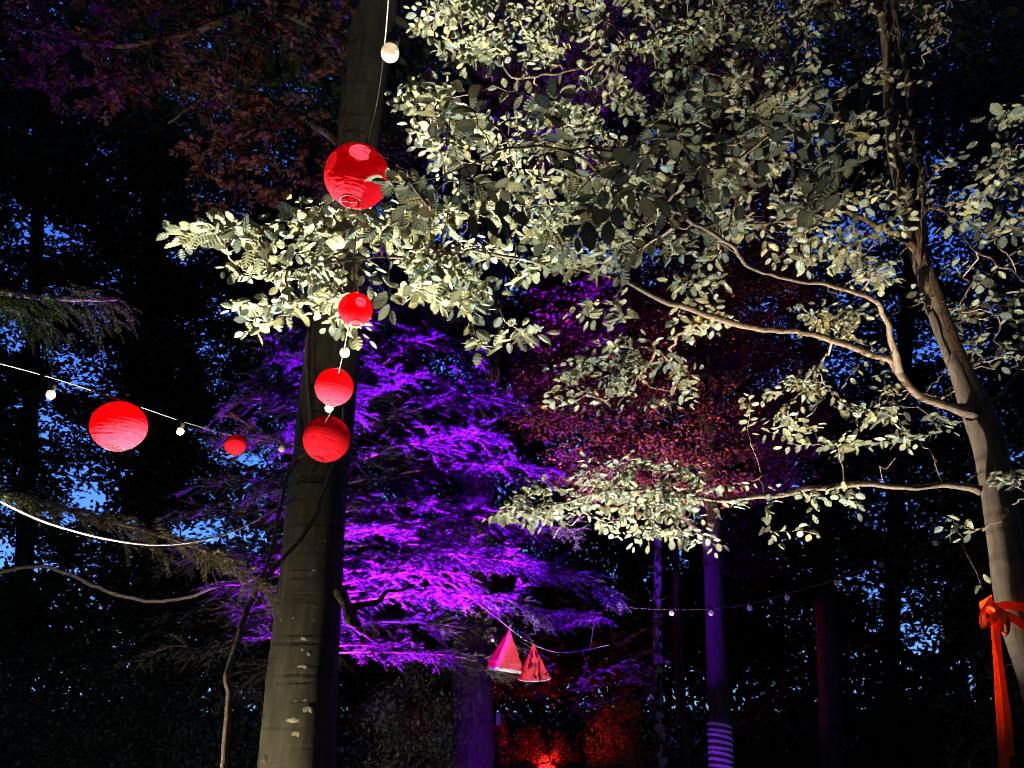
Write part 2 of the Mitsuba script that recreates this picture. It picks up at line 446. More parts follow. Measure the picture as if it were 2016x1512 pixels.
# ------------------------------------------------------------------ the beech tree on the right
def build_beech():
    rng = np.random.default_rng(11)
    key = thing('beech_tree', 'slender forked beech tree on the right with pale floodlit leaves reaching across to the left', 'tree')
    sk = Skeleton()
    s, m = trunk_mesh([(2092, 1512, 5.0, 84), (2050, 1350, 5.0, 74), (2000, 1200, 5.0, 67), (1970, 1010, 5.0, 60), (1948, 880, 5.0, 60), (1920, 800, 5.0, 57),
                       (1894, 735, 5.0, 43), (1856, 640, 5.02, 38), (1828, 560, 5.0, 36), (1803, 480, 5.0, 32), (1782, 390, 5.0, 30), (1762, 300, 5.0, 28),
                       (1753, 200, 5.0, 25), (1748, 100, 4.95, 23), (1738, 0, 4.9, 22), (1728, -120, 4.8, 18), (1735, -300, 4.8, 14)], 20, 0.05, 0.05, 3)
    put(f'{key}__trunk', m, 'beech_bark', True)
    sk.limb(s[::2, :3])
    limbs = [
        # the long branch that sweeps across to the brightest leaves
        [(1908, 812, 4.93, 40), (1880, 802, 4.86, 26), (1850, 795, 4.80, 22), (1795, 768, 4.72, 20), (1762, 715, 4.65, 19), (1712, 690, 4.6, 17), (1650, 672, 4.55, 16), (1600, 657, 4.5, 15), (1545, 651, 4.45, 14),
         (1450, 640, 4.35, 16), (1380, 612, 4.3, 15), (1320, 595, 4.25, 14), (1250, 560, 4.15, 12), (1180, 540, 4.1, 11), (1100, 518, 4.0, 10), (1000, 505, 3.9, 8), (900, 492, 3.8, 6), (780, 505, 3.7, 5), (640, 520, 3.6, 4), (480, 545, 3.55, 3)],
        # second branch, nearer the camera, up to the dark leaves
        [(1770, 730, 4.64, 18), (1757, 672, 4.45, 15), (1738, 615, 4.2, 13), (1708, 585, 4.1, 12), (1650, 567, 3.95, 11), (1572, 551, 3.8, 10), (1500, 536, 3.6, 9), (1440, 487, 3.35, 10), (1345, 425, 3.0, 10), (1240, 365, 2.6, 9), (1130, 310, 2.25, 7), (1020, 290, 2.05, 5), (900, 330, 2.05, 4), (800, 370, 2.2, 3)],
        # low branch with its own fan of leaves
        [(1930, 962, 4.95, 22), (1880, 956, 5.0, 16), (1800, 962, 5.05, 14), (1700, 953, 5.1, 14), (1600, 962, 5.15, 13), (1500, 975, 5.2, 12), (1420, 983, 5.2, 10), (1320, 968, 5.2, 8), (1200, 965, 5.2, 7), (1090, 990, 5.15, 5), (1000, 1012, 5.1, 3)],
        # second stem
        [(1822, 545, 4.98, 22), (1818, 470, 4.9, 16), (1815, 400, 4.85, 15), (1808, 320, 4.8, 14), (1792, 240, 4.8, 14), (1786, 150, 4.75, 13), (1766, 60, 4.7, 12), (1752, -60, 4.65, 10), (1720, -220, 4.5, 7)],
        # middle branches to the left
        [(1800, 490, 4.98, 16), (1745, 452, 4.8, 14), (1690, 428, 4.6, 12), (1650, 414, 4.5, 9), (1580, 430, 4.3, 7), (1480, 440, 4.2, 5), (1330, 460, 4.1, 4)],
        [(1756, 215, 5.0, 14), (1690, 240, 4.8, 11), (1600, 262, 4.6, 10), (1480, 270, 4.4, 9), (1360, 290, 4.2, 8), (1200, 340, 4.1, 6), (1040, 350, 4.0, 4), (880, 300, 4.0, 3)],
        [(1742, 30, 4.9, 14), (1640, 0, 4.8, 11), (1500, 30, 4.7, 9), (1340, 70, 4.6, 8), (1180, 120, 4.5, 7), (1030, 152, 4.4, 6), (960, 110, 4.4, 4), (860, 90, 4.4, 3)],
        # right-hand branches
        [(1830, 400, 4.85, 9), (1870, 425, 4.6, 7), (1910, 480, 4.3, 6), (1955, 512, 4.1, 6), (2010, 545, 3.9, 6), (2070, 590, 3.7, 5)],
        [(1920, 800, 4.95, 14), (1975, 770, 5.0, 10), (2030, 690, 5.1, 9), (2090, 560, 5.2, 7), (2120, 400, 5.2, 5)],
        [(2085, 300, 4.0, 5), (2030, 260, 3.6, 4), (1980, 235, 3.4, 3)],
    ]
    for i, rows in enumerate(limbs):
        p, m = limb_mesh([(u, v, Y, w * (0.80 if k else 0.9)) for k, (u, v, Y, w) in enumerate(rows)], 0.04, 10, 0.12, i, 0.06)
        put(name(f'{key}__branch'), m, 'beech_bark', True)
        sk.limb(p)
    R = []

    def add(n, poly, y0, y1, size, per=7, L=0.24):
        t = region(rng, int(n * 1.5), poly, y0, y1)
        R.append((t, size, per, L))

    # the brightest fan, left
    add(3, [(330, 466), (350, 458), (430, 458), (410, 478)], 3.3, 3.4, .095, 7, .2)
    add(10, [(365, 462), (440, 440), (560, 450), (600, 490), (480, 490)], 3.25, 3.5, .098)
    add(16, [(545, 425), (560, 395), (650, 395), (760, 430), (800, 470), (640, 480)], 3.2, 3.7, .098)
    add(26, [(455, 520), (560, 490), (800, 470), (900, 500), (880, 580), (700, 560), (480, 575)], 3.45, 4.0, .085)
    add(11, [(440, 610), (560, 590), (690, 580), (690, 600), (560, 620)], 3.5, 3.8, .085)
    add(2, [(500, 632), (520, 632), (520, 646), (500, 646)], 3.35, 3.5, .085, 6)
    add(8, [(640, 610), (680, 590), (720, 610), (700, 665), (670, 672)], 3.6, 4.1, .082, 6)
    add(30, [(700, 430), (900, 400), (1100, 400), (1120, 520), (900, 560), (740, 560)], 3.5, 4.3, .088)
    add(14, [(760, 540), (900, 500), (960, 560), (900, 590), (800, 585)], 3.5, 4.0, .088)
    # middle band
    add(55, [(880, 380), (1300, 330), (1480, 420), (1440, 520), (1200, 520), (960, 560)], 3.2, 4.4, .088)
    # near, out of the beam
    add(17, [(850, 210), (1000, 130), (1260, 130), (1440, 300), (1260, 440), (960, 430), (860, 330)], 1.9, 2.6, .08, 7, .2)
    add(4, [(785, 320), (830, 310), (850, 400), (790, 420)], 2.3, 2.55, .085, 6, .18)
    add(3, [(730, 440), (800, 415), (840, 440), (760, 470)], 2.6, 2.8, .09, 5, .16)
    add(1, [(765, 580), (770, 580), (770, 588), (765, 588)], 2.9, 3.0, .095, 5, .16)
    add(24, [(1280, 170), (1600, 180), (1700, 300), (1600, 420), (1380, 380)], 2.0, 3.0, .082)
    # upper bright
    add(26, [(820, 30), (900, -20), (960, 0), (960, 110), (860, 110)], 3.9, 4.7, .088)
    add(20, [(930, 20), (1100, 0), (1110, 90), (1050, 140), (960, 120)], 3.9, 4.6, .088)
    add(9, [(770, 190), (830, 150), (880, 130), (880, 200), (800, 215)], 3.6, 4.2, .075)
    add(13, [(805, 260), (850, 225), (900, 235), (900, 330), (860, 330)], 3.8, 4.3, .08)
    add(60, [(1010, -40), (1350, -60), (1750, -60), (1720, 40), (1500, 90), (1240, 110), (1100, 60)], 3.9, 5.2, .088)
    add(75, [(1080, 110), (1400, 60), (1740, 100), (1740, 330), (1500, 400), (1250, 330), (1080, 250)], 3.7, 5.2, .085)
    add(42, [(900, 230), (1100, 200), (1300, 300), (1300, 400), (1000, 400)], 3.6, 4.6, .085)
    add(44, [(1360, 380), (1740, 330), (1790, 420), (1740, 560), (1600, 520), (1420, 500)], 3.7, 5.0, .082)
    add(9, [(1680, -30), (1900, -30), (1880, 60), (1780, 110), (1700, 90)], 4.2, 5.0, .085)
    add(6, [(1720, 180), (1850, 160), (1860, 420), (1760, 420)], 4.2, 5.0, .08, 6)
    # looser sprays under the long branch
    add(5, [(890, 580), (960, 570), (950, 600), (890, 605)], 3.6, 3.9, .09, 6)
    add(6, [(920, 660), (1000, 640), (1060, 630), (1060, 660), (940, 680)], 3.7, 4.0, .09, 6)
    add(6, [(1080, 590), (1150, 570), (1250, 590), (1230, 630), (1100, 620)], 3.9, 4.4, .088, 5)
    add(5, [(1320, 560), (1400, 530), (1420, 560), (1360, 600)], 4.1, 4.5, .088, 6)
    add(9, [(1330, 610), (1440, 600), (1430, 680), (1330, 660)], 4.4, 4.8, .08, 5)
    add(34, [(1080, 740), (1130, 690), (1250, 660), (1330, 700), (1400, 740), (1360, 800), (1220, 790), (1090, 830)], 4.9, 5.6, .082, 6, .26)
    # fan of the low branch
    add(58, [(960, 1010), (1060, 960), (1180, 905), (1330, 895), (1400, 940), (1440, 980), (1380, 1000), (1180, 1005), (1000, 1030)], 4.9, 5.6, .072, 8, .24)
    add(9, [(955, 1015), (990, 985), (1080, 960), (1080, 1020), (990, 1035)], 5.0, 5.3, .072, 8, .24)
    add(22, [(1130, 1010), (1420, 990), (1420, 1080), (1330, 1080), (1180, 1040)], 4.9, 5.5, .068, 7, .24)
    add(9, [(1430, 950), (1660, 950), (1690, 985), (1560, 1030), (1440, 1020)], 4.9, 5.4, .078, 6)
    add(2, [(1490, 1035), (1600, 1020), (1600, 1050), (1500, 1050)], 4.9, 5.2, .075, 5)
    # dimmer leaves towards the trunk
    add(40, [(1460, 790), (1600, 720), (1760, 720), (1880, 840), (1800, 870), (1640, 890), (1480, 860)], 4.7, 5.6, .078, 6)
    add(16, [(1560, 600), (1700, 610), (1740, 700), (1600, 640)], 4.5, 5.2, .078, 5)
    add(12, [(1790, 560), (1900, 600), (1960, 740), (1900, 700)], 4.9, 5.6, .078, 5)
    add(20, [(1870, 300), (2040, 270), (2040, 520), (1880, 440)], 3.6, 4.6, .085, 6)
    add(14, [(1880, 520), (2040, 540), (2040, 720), (1920, 700)], 4.4, 5.3, .08, 6)
    add(3, [(1940, 200), (2020, 190), (2020, 240), (1950, 240)], 3.2, 3.6, .095, 6)
    add(5, [(1930, 900), (2030, 860), (2030, 960), (1980, 980)], 4.4, 4.8, .08, 5)
    add(3, [(1870, 1030), (1940, 1030), (1930, 1060), (1890, 1060)], 4.7, 4.9, .085, 4)
    add(1, [(1922, 1160), (1935, 1160), (1935, 1166), (1922, 1166)], 4.6, 4.65, .085, 3)
    # canopy above the frame and behind the camera's right shoulder keeps the evening sky off the near leaves
    add(70, [(700, -420), (1900, -420), (1900, -100), (700, -100)], 3.0, 5.0, .10)

    # leafless side twigs along the limbs
    pick = sk.p[rng.choice(len(sk.p), 110)]
    sk.grow(pick + rng.normal(0, 1, (110, 3)) * np.array([0.22, 0.22, 0.14]), rng, 0.2, 0.2)
    allt = np.vstack([r[0] for r in R])
    ends, dirs = sk.grow(allt, rng, up=0.2, bend=0.12)
    put(f'{key}__twig', sk.twigs(0.0021, 0.42, 4, 0.013), 'twig_bark', True, kind='stuff')
    P, A, N, S = [], [], [], []
    o = 0
    for t, size, per, L in R:
        e, d = ends[o:o + len(t)], dirs[o:o + len(t)]
        o += len(t)
        a = shoot_leaves(e, d, rng, L, per, size * 0.80, 0.4, 0.02, 0.33, 0.38, 0.32)
        for lst, x in zip((P, A, N, S), a):
            lst.append(x)
    P, A, N, S = np.vstack(P), np.vstack(A), np.vstack(N), np.concatenate(S)
    tint = tints(rng, len(P), (0.120, 0.132, 0.090), 0.28, 0.12)
    kind = rng.integers(0, 4, len(P))
    q = project(P + A * S[:, None] * 0.5)
    inside = (q[:, 0] > 20) & (q[:, 0] < 1996) & (q[:, 1] > 15) & (q[:, 1] < 1500)
    rank = np.where(inside, S / q[:, 2], -1)
    big = np.argsort(-rank)[:300]
    isbig = np.zeros(len(P), bool)
    isbig[big] = True
    for i in big:
        v, f, c = place(HI[kind[i]], P[i:i + 1], A[i:i + 1], N[i:i + 1], S[i:i + 1], tint[i:i + 1])
        put(name_fast(f'{key}__leaf'), (v, f), 'beech_leaf', False, c)
    ms, cs = [], []
    for k in range(4):
        w = ~isbig & (kind == k)
        v, f, c = place(FINE[k], P[w], A[w], N[w], S[w], tint[w])
        ms.append((v, f))
        cs.append(c)
    put(f'{key}__foliage', join(ms), 'beech_leaf', False, np.vstack(cs), kind='stuff', label='mass of smaller pale green beech leaves')


COUNT = {}


def name_fast(k):
    n = COUNT.get(k, 0)
    COUNT[k] = n + 1
    return k if n == 0 else f'{k}_{n:03d}'


build_beech()


# ------------------------------------------------------------------ the big trunk with the lanterns before it
def surface_point(s, u, v, Y0, Y1):
    """Where the ray of pixel (u, v) meets the trunk with centre line and radii s."""
    for Y in np.arange(Y0, Y1, 0.004):
        p = at(u, v, Y)
        i = np.argmin(np.linalg.norm(s[:, :3] - p, axis=1))
        if np.hypot(*(s[i, :2] - p[:2])) < s[i, 3] * 1.0:
            return p, nrm(np.array([*(p[:2] - s[i, :2]), 0.0]))
    return None, None


def build_tall_tree():
    rng = np.random.default_rng(21)
    key = thing('tall_tree', 'tall smooth grey trunk left of centre, pale growths dotting its lower bark', 'tree')
    Y = 8.9
    s, m = trunk_mesh([(583, 1530, Y, 152), (590, 1420, Y, 143), (598, 1300, Y, 135), (612, 1150, Y, 122), (622, 1000, Y, 116), (634, 900, Y, 111), (644, 800, Y, 110), (654, 700, Y, 107), (672, 550, Y, 92),
                       (690, 400, Y, 82), (706, 250, Y, 82), (724, 100, Y, 86), (737, 0, Y, 92), (750, -120, Y, 90), (775, -320, Y, 78)], 40, 0.08, 0.022, 8, 1.3)
    put(f'{key}__trunk', m, 'smooth_bark', True)
    sk = Skeleton()
    sk.limb(s[:, :3])
    # snag and bare twig on its right side
    for rows in ([(668, 1165, 8.75, 26), (682, 1190, 8.5, 20), (690, 1215, 8.35, 26), (700, 1226, 8.25, 18), (708, 1230, 8.2, 8)],
                 [(684, 1200, 8.45, 20), (715, 1190, 8.4, 12), (745, 1184, 8.4, 10), (762, 1165, 8.4, 7), (790, 1162, 8.4, 4), (818, 1150, 8.4, 2)]):
        p, m = limb_mesh(rows, 0.03, 8, 0.18, 4, 0.03)
        put(name(f'{key}__branch'), m, 'smooth_bark', True)
    # the burl low on its left side
    p, n = surface_point(s, 522, 1494, 7.6, 9.4)
    if p is not None:
        b = trimesh.creation.icosphere(3, 0.05)
        b.apply_scale([1, 1, 1.1])
        b.vertices += 0.012 * (meshkit.fbm(b.vertices * 30, 3, 2)[:, None] - 0.5) * nrm(b.vertices)
        b.apply_translation(p - n * 0.02)
        put(f'{key}__burl', b, 'smooth_bark', True)
    # pale growths
    for u, v, w, k in ((599, 1258, 13, 1), (596, 1278, 9, 1), (609, 1288, 11, 1), (589, 1312, 8, 1), (599, 1312, 11, 1), (601, 1379, 9, 2), (608, 1396, 18, 1), (573, 1418, 14, 1), (586, 1420, 12, 1), (582, 1446, 14, 1),
                       (620, 1123, 7, 1), (577, 1217, 6, 1), (617, 1222, 6, 1), (624, 1080, 5, 1), (592, 1330, 5, 1), (640, 1065, 6, 1), (581, 1380, 5, 1)):
        p, n = surface_point(s, u, v, 7.8, 9.2)
        if p is None:
            continue
        r = px(w, p) / 2
        parts = []
        for j in range(5 if w > 9 else 3):
            b = trimesh.creation.icosphere(2, r * rng.uniform(0.35, 0.6))
            b.vertices += r * 0.3 * (meshkit.fbm(b.vertices * 60, 2, j)[:, None] - 0.5) * nrm(b.vertices)
            t = np.cross([0, 0, 1], n)
            off = t * rng.uniform(-0.75, 0.75) * r + np.array([0, 0, 1]) * rng.uniform(-0.25, 0.25) * r
            b.vertices = b.vertices - np.outer(b.vertices @ n, n) * 0.6 + p + off
            parts.append((b.vertices, b.faces))
        put(name(f'{key}__lichen_patch'), join(parts), 'lichen', True)
    # its crown overhead: reddish-lit leaves in the upper left
    limbs = [
        [(715, 130, 8.9, 40), (640, 60, 8.7, 26), (520, 20, 8.5, 20), (380, 60, 8.3, 14), (220, 90, 8.1, 10), (60, 60, 8.0, 6), (-60, 80, 8.0, 4)],
        [(700, 300, 8.9, 26), (640, 260, 8.7, 16), (540, 200, 8.6, 12), (420, 190, 8.5, 8), (330, 240, 8.4, 5)],
        [(735, -20, 8.9, 40), (640, -110, 8.5, 26), (440, -180, 8.2, 18), (200, -160, 7.9, 12), (-60, -120, 7.8, 6)],
        [(752, 20, 8.9, 24), (820, 60, 9.3, 14), (900, 120, 9.6, 10), (960, 240, 9.8, 6)],
    ]
    for i, rows in enumerate(limbs):
        p, m = limb_mesh(rows, 0.1, 8, 0.08, i + 40, 0.08)
        put(name(f'{key}__branch'), m, 'smooth_bark', True)
        sk.limb(p)
    t = [region(rng, 150, [(330, -60), (690, -60), (690, 160), (560, 270), (420, 300), (330, 150)], 7.6, 9.2),
         region(rng, 130, [(-60, -80), (340, -80), (330, 200), (160, 210), (-60, 150)], 7.4, 9.0),
         region(rng, 60, [(330, 270), (640, 220), (660, 380), (500, 400), (380, 420)], 8.0, 9.4),
         region(rng, 90, [(800, -60), (1150, -60), (1250, 200), (1000, 340), (850, 300)], 8.8, 10.4),
         region(rng, 120, [(-200, -420), (1400, -420), (1400, -80), (-200, -80)], 6.5, 9.5)]
    t = np.vstack(t)
    e, d = sk.grow(t, rng, 0.2, 0.12)
    put(f'{key}__twig', sk.twigs(0.002, 0.42, 3, 0.02), 'far_bark', True, kind='stuff')
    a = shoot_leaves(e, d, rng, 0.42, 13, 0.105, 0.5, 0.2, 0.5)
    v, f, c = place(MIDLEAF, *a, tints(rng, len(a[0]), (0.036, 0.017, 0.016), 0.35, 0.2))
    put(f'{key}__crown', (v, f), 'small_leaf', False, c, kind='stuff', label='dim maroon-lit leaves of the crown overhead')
    return s


TALL = build_tall_tree()


# ------------------------------------------------------------------ conifers
def needle_sprays(rng, start, direction, side_hint, length, n_len=0.036, n_wid=0.010, gap=0.020, droop=0.25, tint=(0.05, 0.06, 0.03), hang=0.0):
    """Flat needle sprays: many at once. Returns needles (v, f, c) and stems (v, f)."""
    n = len(start)
    k = int(np.max(length) / gap) + 1
    s = (np.arange(k) + 0.5) * gap
    S = np.broadcast_to(s[None], (n, k))
    ok = S < length[:, None]
    d = nrm(direction)
    base = start[:, None] + d[:, None] * S[..., None] - np.array([0, 0, 1.0]) * (droop * S**2 / np.maximum(length, .05)[:, None])[..., None]
    side = nrm(np.cross(np.broadcast_to([0, 0, 1.0], d.shape), d) + rng.normal(0, 0.22, d.shape))
    V, F, C, o = [], [], [], 0
    for sg in (1, -1):
        a = nrm(d[:, None] * 0.75 + sg * side[:, None] * 0.8 + rng.normal(0, 0.16, base.shape) - np.array([0, 0, hang]))
        w = nrm(np.cross(a, rng.normal(0, 0.5, base.shape) + np.array([0, 0, 1.0])))
        L = n_len * rng.uniform(0.7, 1.2, base.shape[:2]) * (1 - 0.55 * (S / length[:, None])**3)
        p0, p1, p2 = base + w * (n_wid / 2), base + a * L[..., None], base - w * (n_wid / 2)
        v = np.stack([p0, p1, p2], 2)[ok].reshape(-1, 3)
        V.append(v)
        F.append(np.arange(len(v)).reshape(-1, 3) + o)
        o += len(v)
        c = tints(rng, len(v) // 3, tint, 0.3, 0.12)
        C.append(np.repeat(c, 3, 0))
    return np.vstack(V), np.vstack(F), np.vstack(C)


def conifer_branch(rng, pts, spacing, slen, **k):
    """Sprays on both sides of a branch centre line (its first 12 % bare)."""
    seg = np.linalg.norm(np.diff(pts, axis=0), axis=1)
    cum = np.concatenate([[0], np.cumsum(seg)])
    L = cum[-1]
    s = np.arange(0.10 * L, L, spacing)
    s = s + rng.uniform(-0.4, 0.4, len(s)) * spacing
    P = np.stack([np.interp(s, cum, pts[:, i]) for i in range(3)], 1)
    t = nrm(np.stack([np.interp(s, cum, np.gradient(pts[:, i], cum)) for i in range(3)], 1))
    sg = np.where(np.arange(len(s)) % 2 == 0, 1, -1)[:, None]
    side = nrm(np.cross(np.broadcast_to([0, 0, 1.0], t.shape), t))
    d = nrm(t * rng.uniform(0.5, 1.0, (len(s), 1)) + sg * side * rng.uniform(0.5, 1.0, (len(s), 1)) + np.array([0, 0, 1.0]) * rng.normal(0.04, 0.36, (len(s), 1)))
    x = s / L
    ln = slen * (0.35 + 0.9 * np.sqrt(np.clip(x, 0, 1))) * np.where(x > 0.85, 0.8, 1.0) * rng.uniform(0.6, 1.25, len(s))
    # every spray carries smaller side sprays
    P2, d2, l2 = [P], [d], [ln]
    for q in range(4):
        f = rng.uniform(0.15, 0.85, len(s))
        p = P + d * (ln * f)[:, None] - np.array([0, 0, 1.0]) * (0.25 * ln * f**2)[:, None]
        sg2 = 1 if q % 2 else -1
        sd = nrm(np.cross(np.broadcast_to([0, 0, 1.0], d.shape), d))
        dd = nrm(d * 0.8 + sg2 * sd * 0.7 + np.array([0, 0, 1.0]) * rng.normal(-0.05, 0.25, (len(s), 1)))
        P2.append(p)
        d2.append(dd)
        l2.append(ln * 0.5 * rng.uniform(0.6, 1.2, len(s)))
    return np.vstack(P2), np.vstack(d2), np.concatenate(l2)


def spray_stems(P, d, ln, r=0.004, droop=0.25):
    out = []
    for p, q, l in zip(P, d, ln):
        s = np.linspace(0, 1, 3)[:, None] * l
        pts = p + q * s - np.array([0, 0, 1.0]) * droop * s**2 / max(l, 0.05)
        out.append(tube(pts, [r, r * 0.7, r * 0.3], 3, cap=False))
    return join(out)


def build_conifer():
    rng = np.random.default_rng(31)
    key = thing('conifer_tree', 'feathery conifer glowing vivid purple behind the tall trunk, lit from below', 'tree')
    s, m = trunk_mesh([(640, 1400, 12.2, 32), (643, 1330, 12.2, 32), (651, 1200, 12.2, 31), (663, 1000, 12.2, 29), (682, 800, 12.2, 26), (706, 600, 12.2, 22), (724, 400, 12.2, 14), (736, 280, 12.2, 5)], 16, 0.1, 0.06, 2)
    put(f'{key}__trunk', m, 'conifer_bark', True)
    V, St = [], []
    z0, z1 = 2.55, 9.3
    zs = np.sort(np.concatenate([np.linspace(z0, 4.8, 42), np.linspace(4.8, 8.9, 62)]))
    ga = 2.399963
    k = 0
    for i, z in enumerate(zs):
        az = i * ga + rng.uniform(-0.25, 0.25)
        # low boughs on the near side thinned and shortened so lamp light gets in
        c = s[np.argmin(abs(s[:, 2] - z))]
        tt = (z - z0) / (z1 - z0)
        reach = (3.7 * (1 - tt)**0.60 + 0.35) * rng.uniform(0.8, 1.12) * (1.0 + 0.12 * math.cos(az))
        if math.sin(az) < -0.35 and z < 5.2:
            if rng.uniform() < 0.62:
                continue
            reach *= 0.6
        if z < 3.0:
            reach *= 0.62 + 0.3 * rng.uniform()
        if math.cos(az) < -0.2:
            reach *= 0.8
        d = np.array([math.cos(az), math.sin(az), 0])
        n = 9
        x = np.linspace(0, 1, n)
        rise = rng.uniform(0.02, 0.14)
        pts = c[:3] + d * (reach * x)[:, None] + np.array([0, 0, 1.0]) * (reach * (rise * x - (0.05 + 0.13 * (1 - tt)) * x**2.6))[:, None]
        pts += rng.normal(0, 0.035, pts.shape) * x[:, None]
        pts = spline(pts, 0.1)
        r0 = 0.014 + 0.010 * reach / 3.5
        put(name_fast(f'{key}__branch'), tube(pts, np.linspace(r0, 0.004, len(pts)), 6, wobble=0.1, seed=i), 'conifer_branch_bark', True)
        P, dd, ln = conifer_branch(rng, pts, 0.062, 0.46)
        V.append((P, dd, ln))
        k += 1
    P, dd, ln = (np.concatenate([v[j] for v in V]) for j in range(3))
    v, f, c = needle_sprays(rng, P, dd, None, ln, 0.085, 0.030, 0.036, tint=(0.075, 0.075, 0.065))
    put(f'{key}__needles', (v, f), 'needle', False, c, kind='stuff')
    w = ln > 0.24
    put(f'{key}__twig', spray_stems(P[w], dd[w], ln[w], 0.004), 'conifer_branch_bark', True, kind='stuff')


build_conifer()


def build_fir():
    """Stands left of the frame; its lower boughs reach in under the rope, one higher bough hangs in from the edge."""
    rng = np.random.default_rng(41)
    key = thing('fir_tree', 'fir tree at the left edge, its drooping boughs reaching in past the white rope', 'tree')
    Y = 8.0
    s, m = trunk_mesh([(-260, 1500, Y, 90), (-255, 1100, Y, 84), (-250, 700, Y, 70), (-240, 300, Y, 50), (-235, 0, Y, 30)], 14, 0.15, 0.06, 7)
    put(f'{key}__trunk', m, 'conifer_bark', True)
    boughs = [
        ([(-240, 930, 8.0, 22), (-60, 960, 7.6, 16), (90, 990, 7.4, 9), (220, 1025, 7.3, 7), (340, 1062, 7.3, 6), (430, 1100, 7.35, 5), (490, 1128, 7.4, 4), (526, 1160, 7.45, 3)], 0.035, 0.26, (0.17, 0.15, 0.10)),
        ([(-250, 520, 8.2, 22), (-100, 560, 8.6, 16), (30, 580, 8.8, 12), (130, 590, 8.9, 8), (230, 590, 9.0, 4)], 0.05, 0.50, (0.05, 0.07, 0.028)),
        ([(-250, 470, 8.2, 18), (-120, 540, 9.1, 14), (0, 600, 9.4, 10), (100, 640, 9.5, 5)], 0.05, 0.50, (0.05, 0.07, 0.028)),
    ]
    V, F, C, o = [], [], [], 0
    for rows, gap, sl, tint in boughs:
        p, m = limb_mesh(rows, 0.08, 7, 0.1, 3, 0.04)
        put(name_fast(f'{key}__bough'), m, 'conifer_branch_bark', True)
        P, d, ln = conifer_branch(rng, p, gap, sl)
        if sl > 0.4:
            d = nrm(d - np.array([0, 0, 0.22]))
        v, f, c = needle_sprays(rng, P, d, None, ln, 0.055, 0.014, 0.018, droop=0.4, tint=tint, hang=0.35)
        V.append(v), F.append(f + o), C.append(c)
        o += len(v)
        put(name_fast(f'{key}__twig'), spray_stems(P[ln > .12], d[ln > .12], ln[ln > .12], 0.003, 0.4), 'far_bark', True, kind='stuff')
    put(f'{key}__needles', (np.vstack(V), np.vstack(F)), 'needle', False, np.vstack(C), kind='stuff')
    # a bare bough, purple in the light of the conifer's lamp
    p, m = limb_mesh([(-250, 1190, 8.3, 18), (-60, 1140, 9.5, 10), (60, 1115, 9.8, 7), (130, 1128, 10.0, 7), (200, 1160, 10.2, 7), (260, 1178, 10.3, 7), (320, 1183, 10.4, 7), (380, 1170, 10.5, 7), (430, 1155, 10.6, 6), (470, 1150, 10.7, 5), (530, 1130, 10.8, 5)], 0.06, 8, 0.12, 9, 0.06)
    put(name_fast(f'{key}__bough'), m, 'conifer_branch_bark', True)


build_fir()


# ------------------------------------------------------------------ trees further back
def leafy_tree(key, label, rows, seed, clumps, leaf, tint, bark='far_bark', leafmat='far_leaf', template=LOLEAF, limbs=(), twig_r=0.006, sides=14, spread=0.3, warm=0.2, flat=0.5, dense=1.75, group=None, crown_label=None):
    """clumps: (polygon in pixels, y0, y1, number of clumps, clump radius, leaves per clump)."""
    rng = np.random.default_rng(seed)
    key = thing(key, label, 'tree', group)
    s, m = trunk_mesh(rows, sides, 0.25, 0.05, seed)
    put(f'{key}__trunk', m, bark, True)
    sk = Skeleton()
    sk.limb(s[:, :3])
    for i, r in enumerate(limbs):
        p, m = limb_mesh(r, 0.15, 7, 0.08, i + seed, 0.1)
        put(name(f'{key}__branch'), m, bark, True)
        sk.limb(p)
    P, A, N, S = [], [], [], []
    for poly, y0, y1, n, rad, per in clumps:
        t = region(rng, int(n * dense), poly, y0, y1)
        e, d = sk.grow(t, rng, 0.15, 0.12, 4)
        for c in e:
            k = int(per * rng.uniform(0.5, 1.4))
            r = rad * rng.uniform(0.6, 1.3)
            q = rng.normal(0, 0.42, (k, 3)) * np.array([1, 1, flat]) * r
            P.append(c + q)
            S.append(leaf * rng.uniform(0.7, 1.25, k))
    P, S = np.vstack(P), np.concatenate(S)
    A = nrm(rng.normal(size=P.shape) * np.array([1, 1, 0.5]))
    N = nrm(rng.normal(size=P.shape) * 0.55 + np.array([0, 0, 1.0]))
    v, f, c = place(template, P, A, N, S, tints(rng, len(P), tint, spread, warm))
    put(f'{key}__twig', sk.twigs(twig_r, 0.42, 3, 0.05), bark, True, kind='stuff')
    lab = {'kind': 'stuff'}
    if crown_label:
        lab['label'] = crown_label
    put(f'{key}__crown', (v, f), leafmat, False, c, **lab)
    return s


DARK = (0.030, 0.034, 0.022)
box = lambda a, b, c, d: [(a, b), (c, b), (c, d), (a, d)]  # noqa: E731

# the violet-lit trunk beside the red cones
leafy_tree('broad_tree', 'thick violet-lit trunk standing behind the conifer, beside the red cones', [(931, 1530, 16, 84), (930, 1400, 16, 82), (930, 1260, 16, 80), (938, 1000, 16, 66), (952, 800, 16, 56), (966, 620, 16, 48), (975, 450, 16, 46), (985, 250, 16, 40), (1000, 0, 16, 34), (1010, -200, 16, 24)],
           51, [(box(700, -150, 1250, 330), 14.5, 18.5, 110, 1.0, 190), (box(700, 330, 960, 640), 15.5, 19, 26, 0.9, 150)], 0.17, (0.034, 0.030, 0.028), bark='conifer_bark', sides=26)

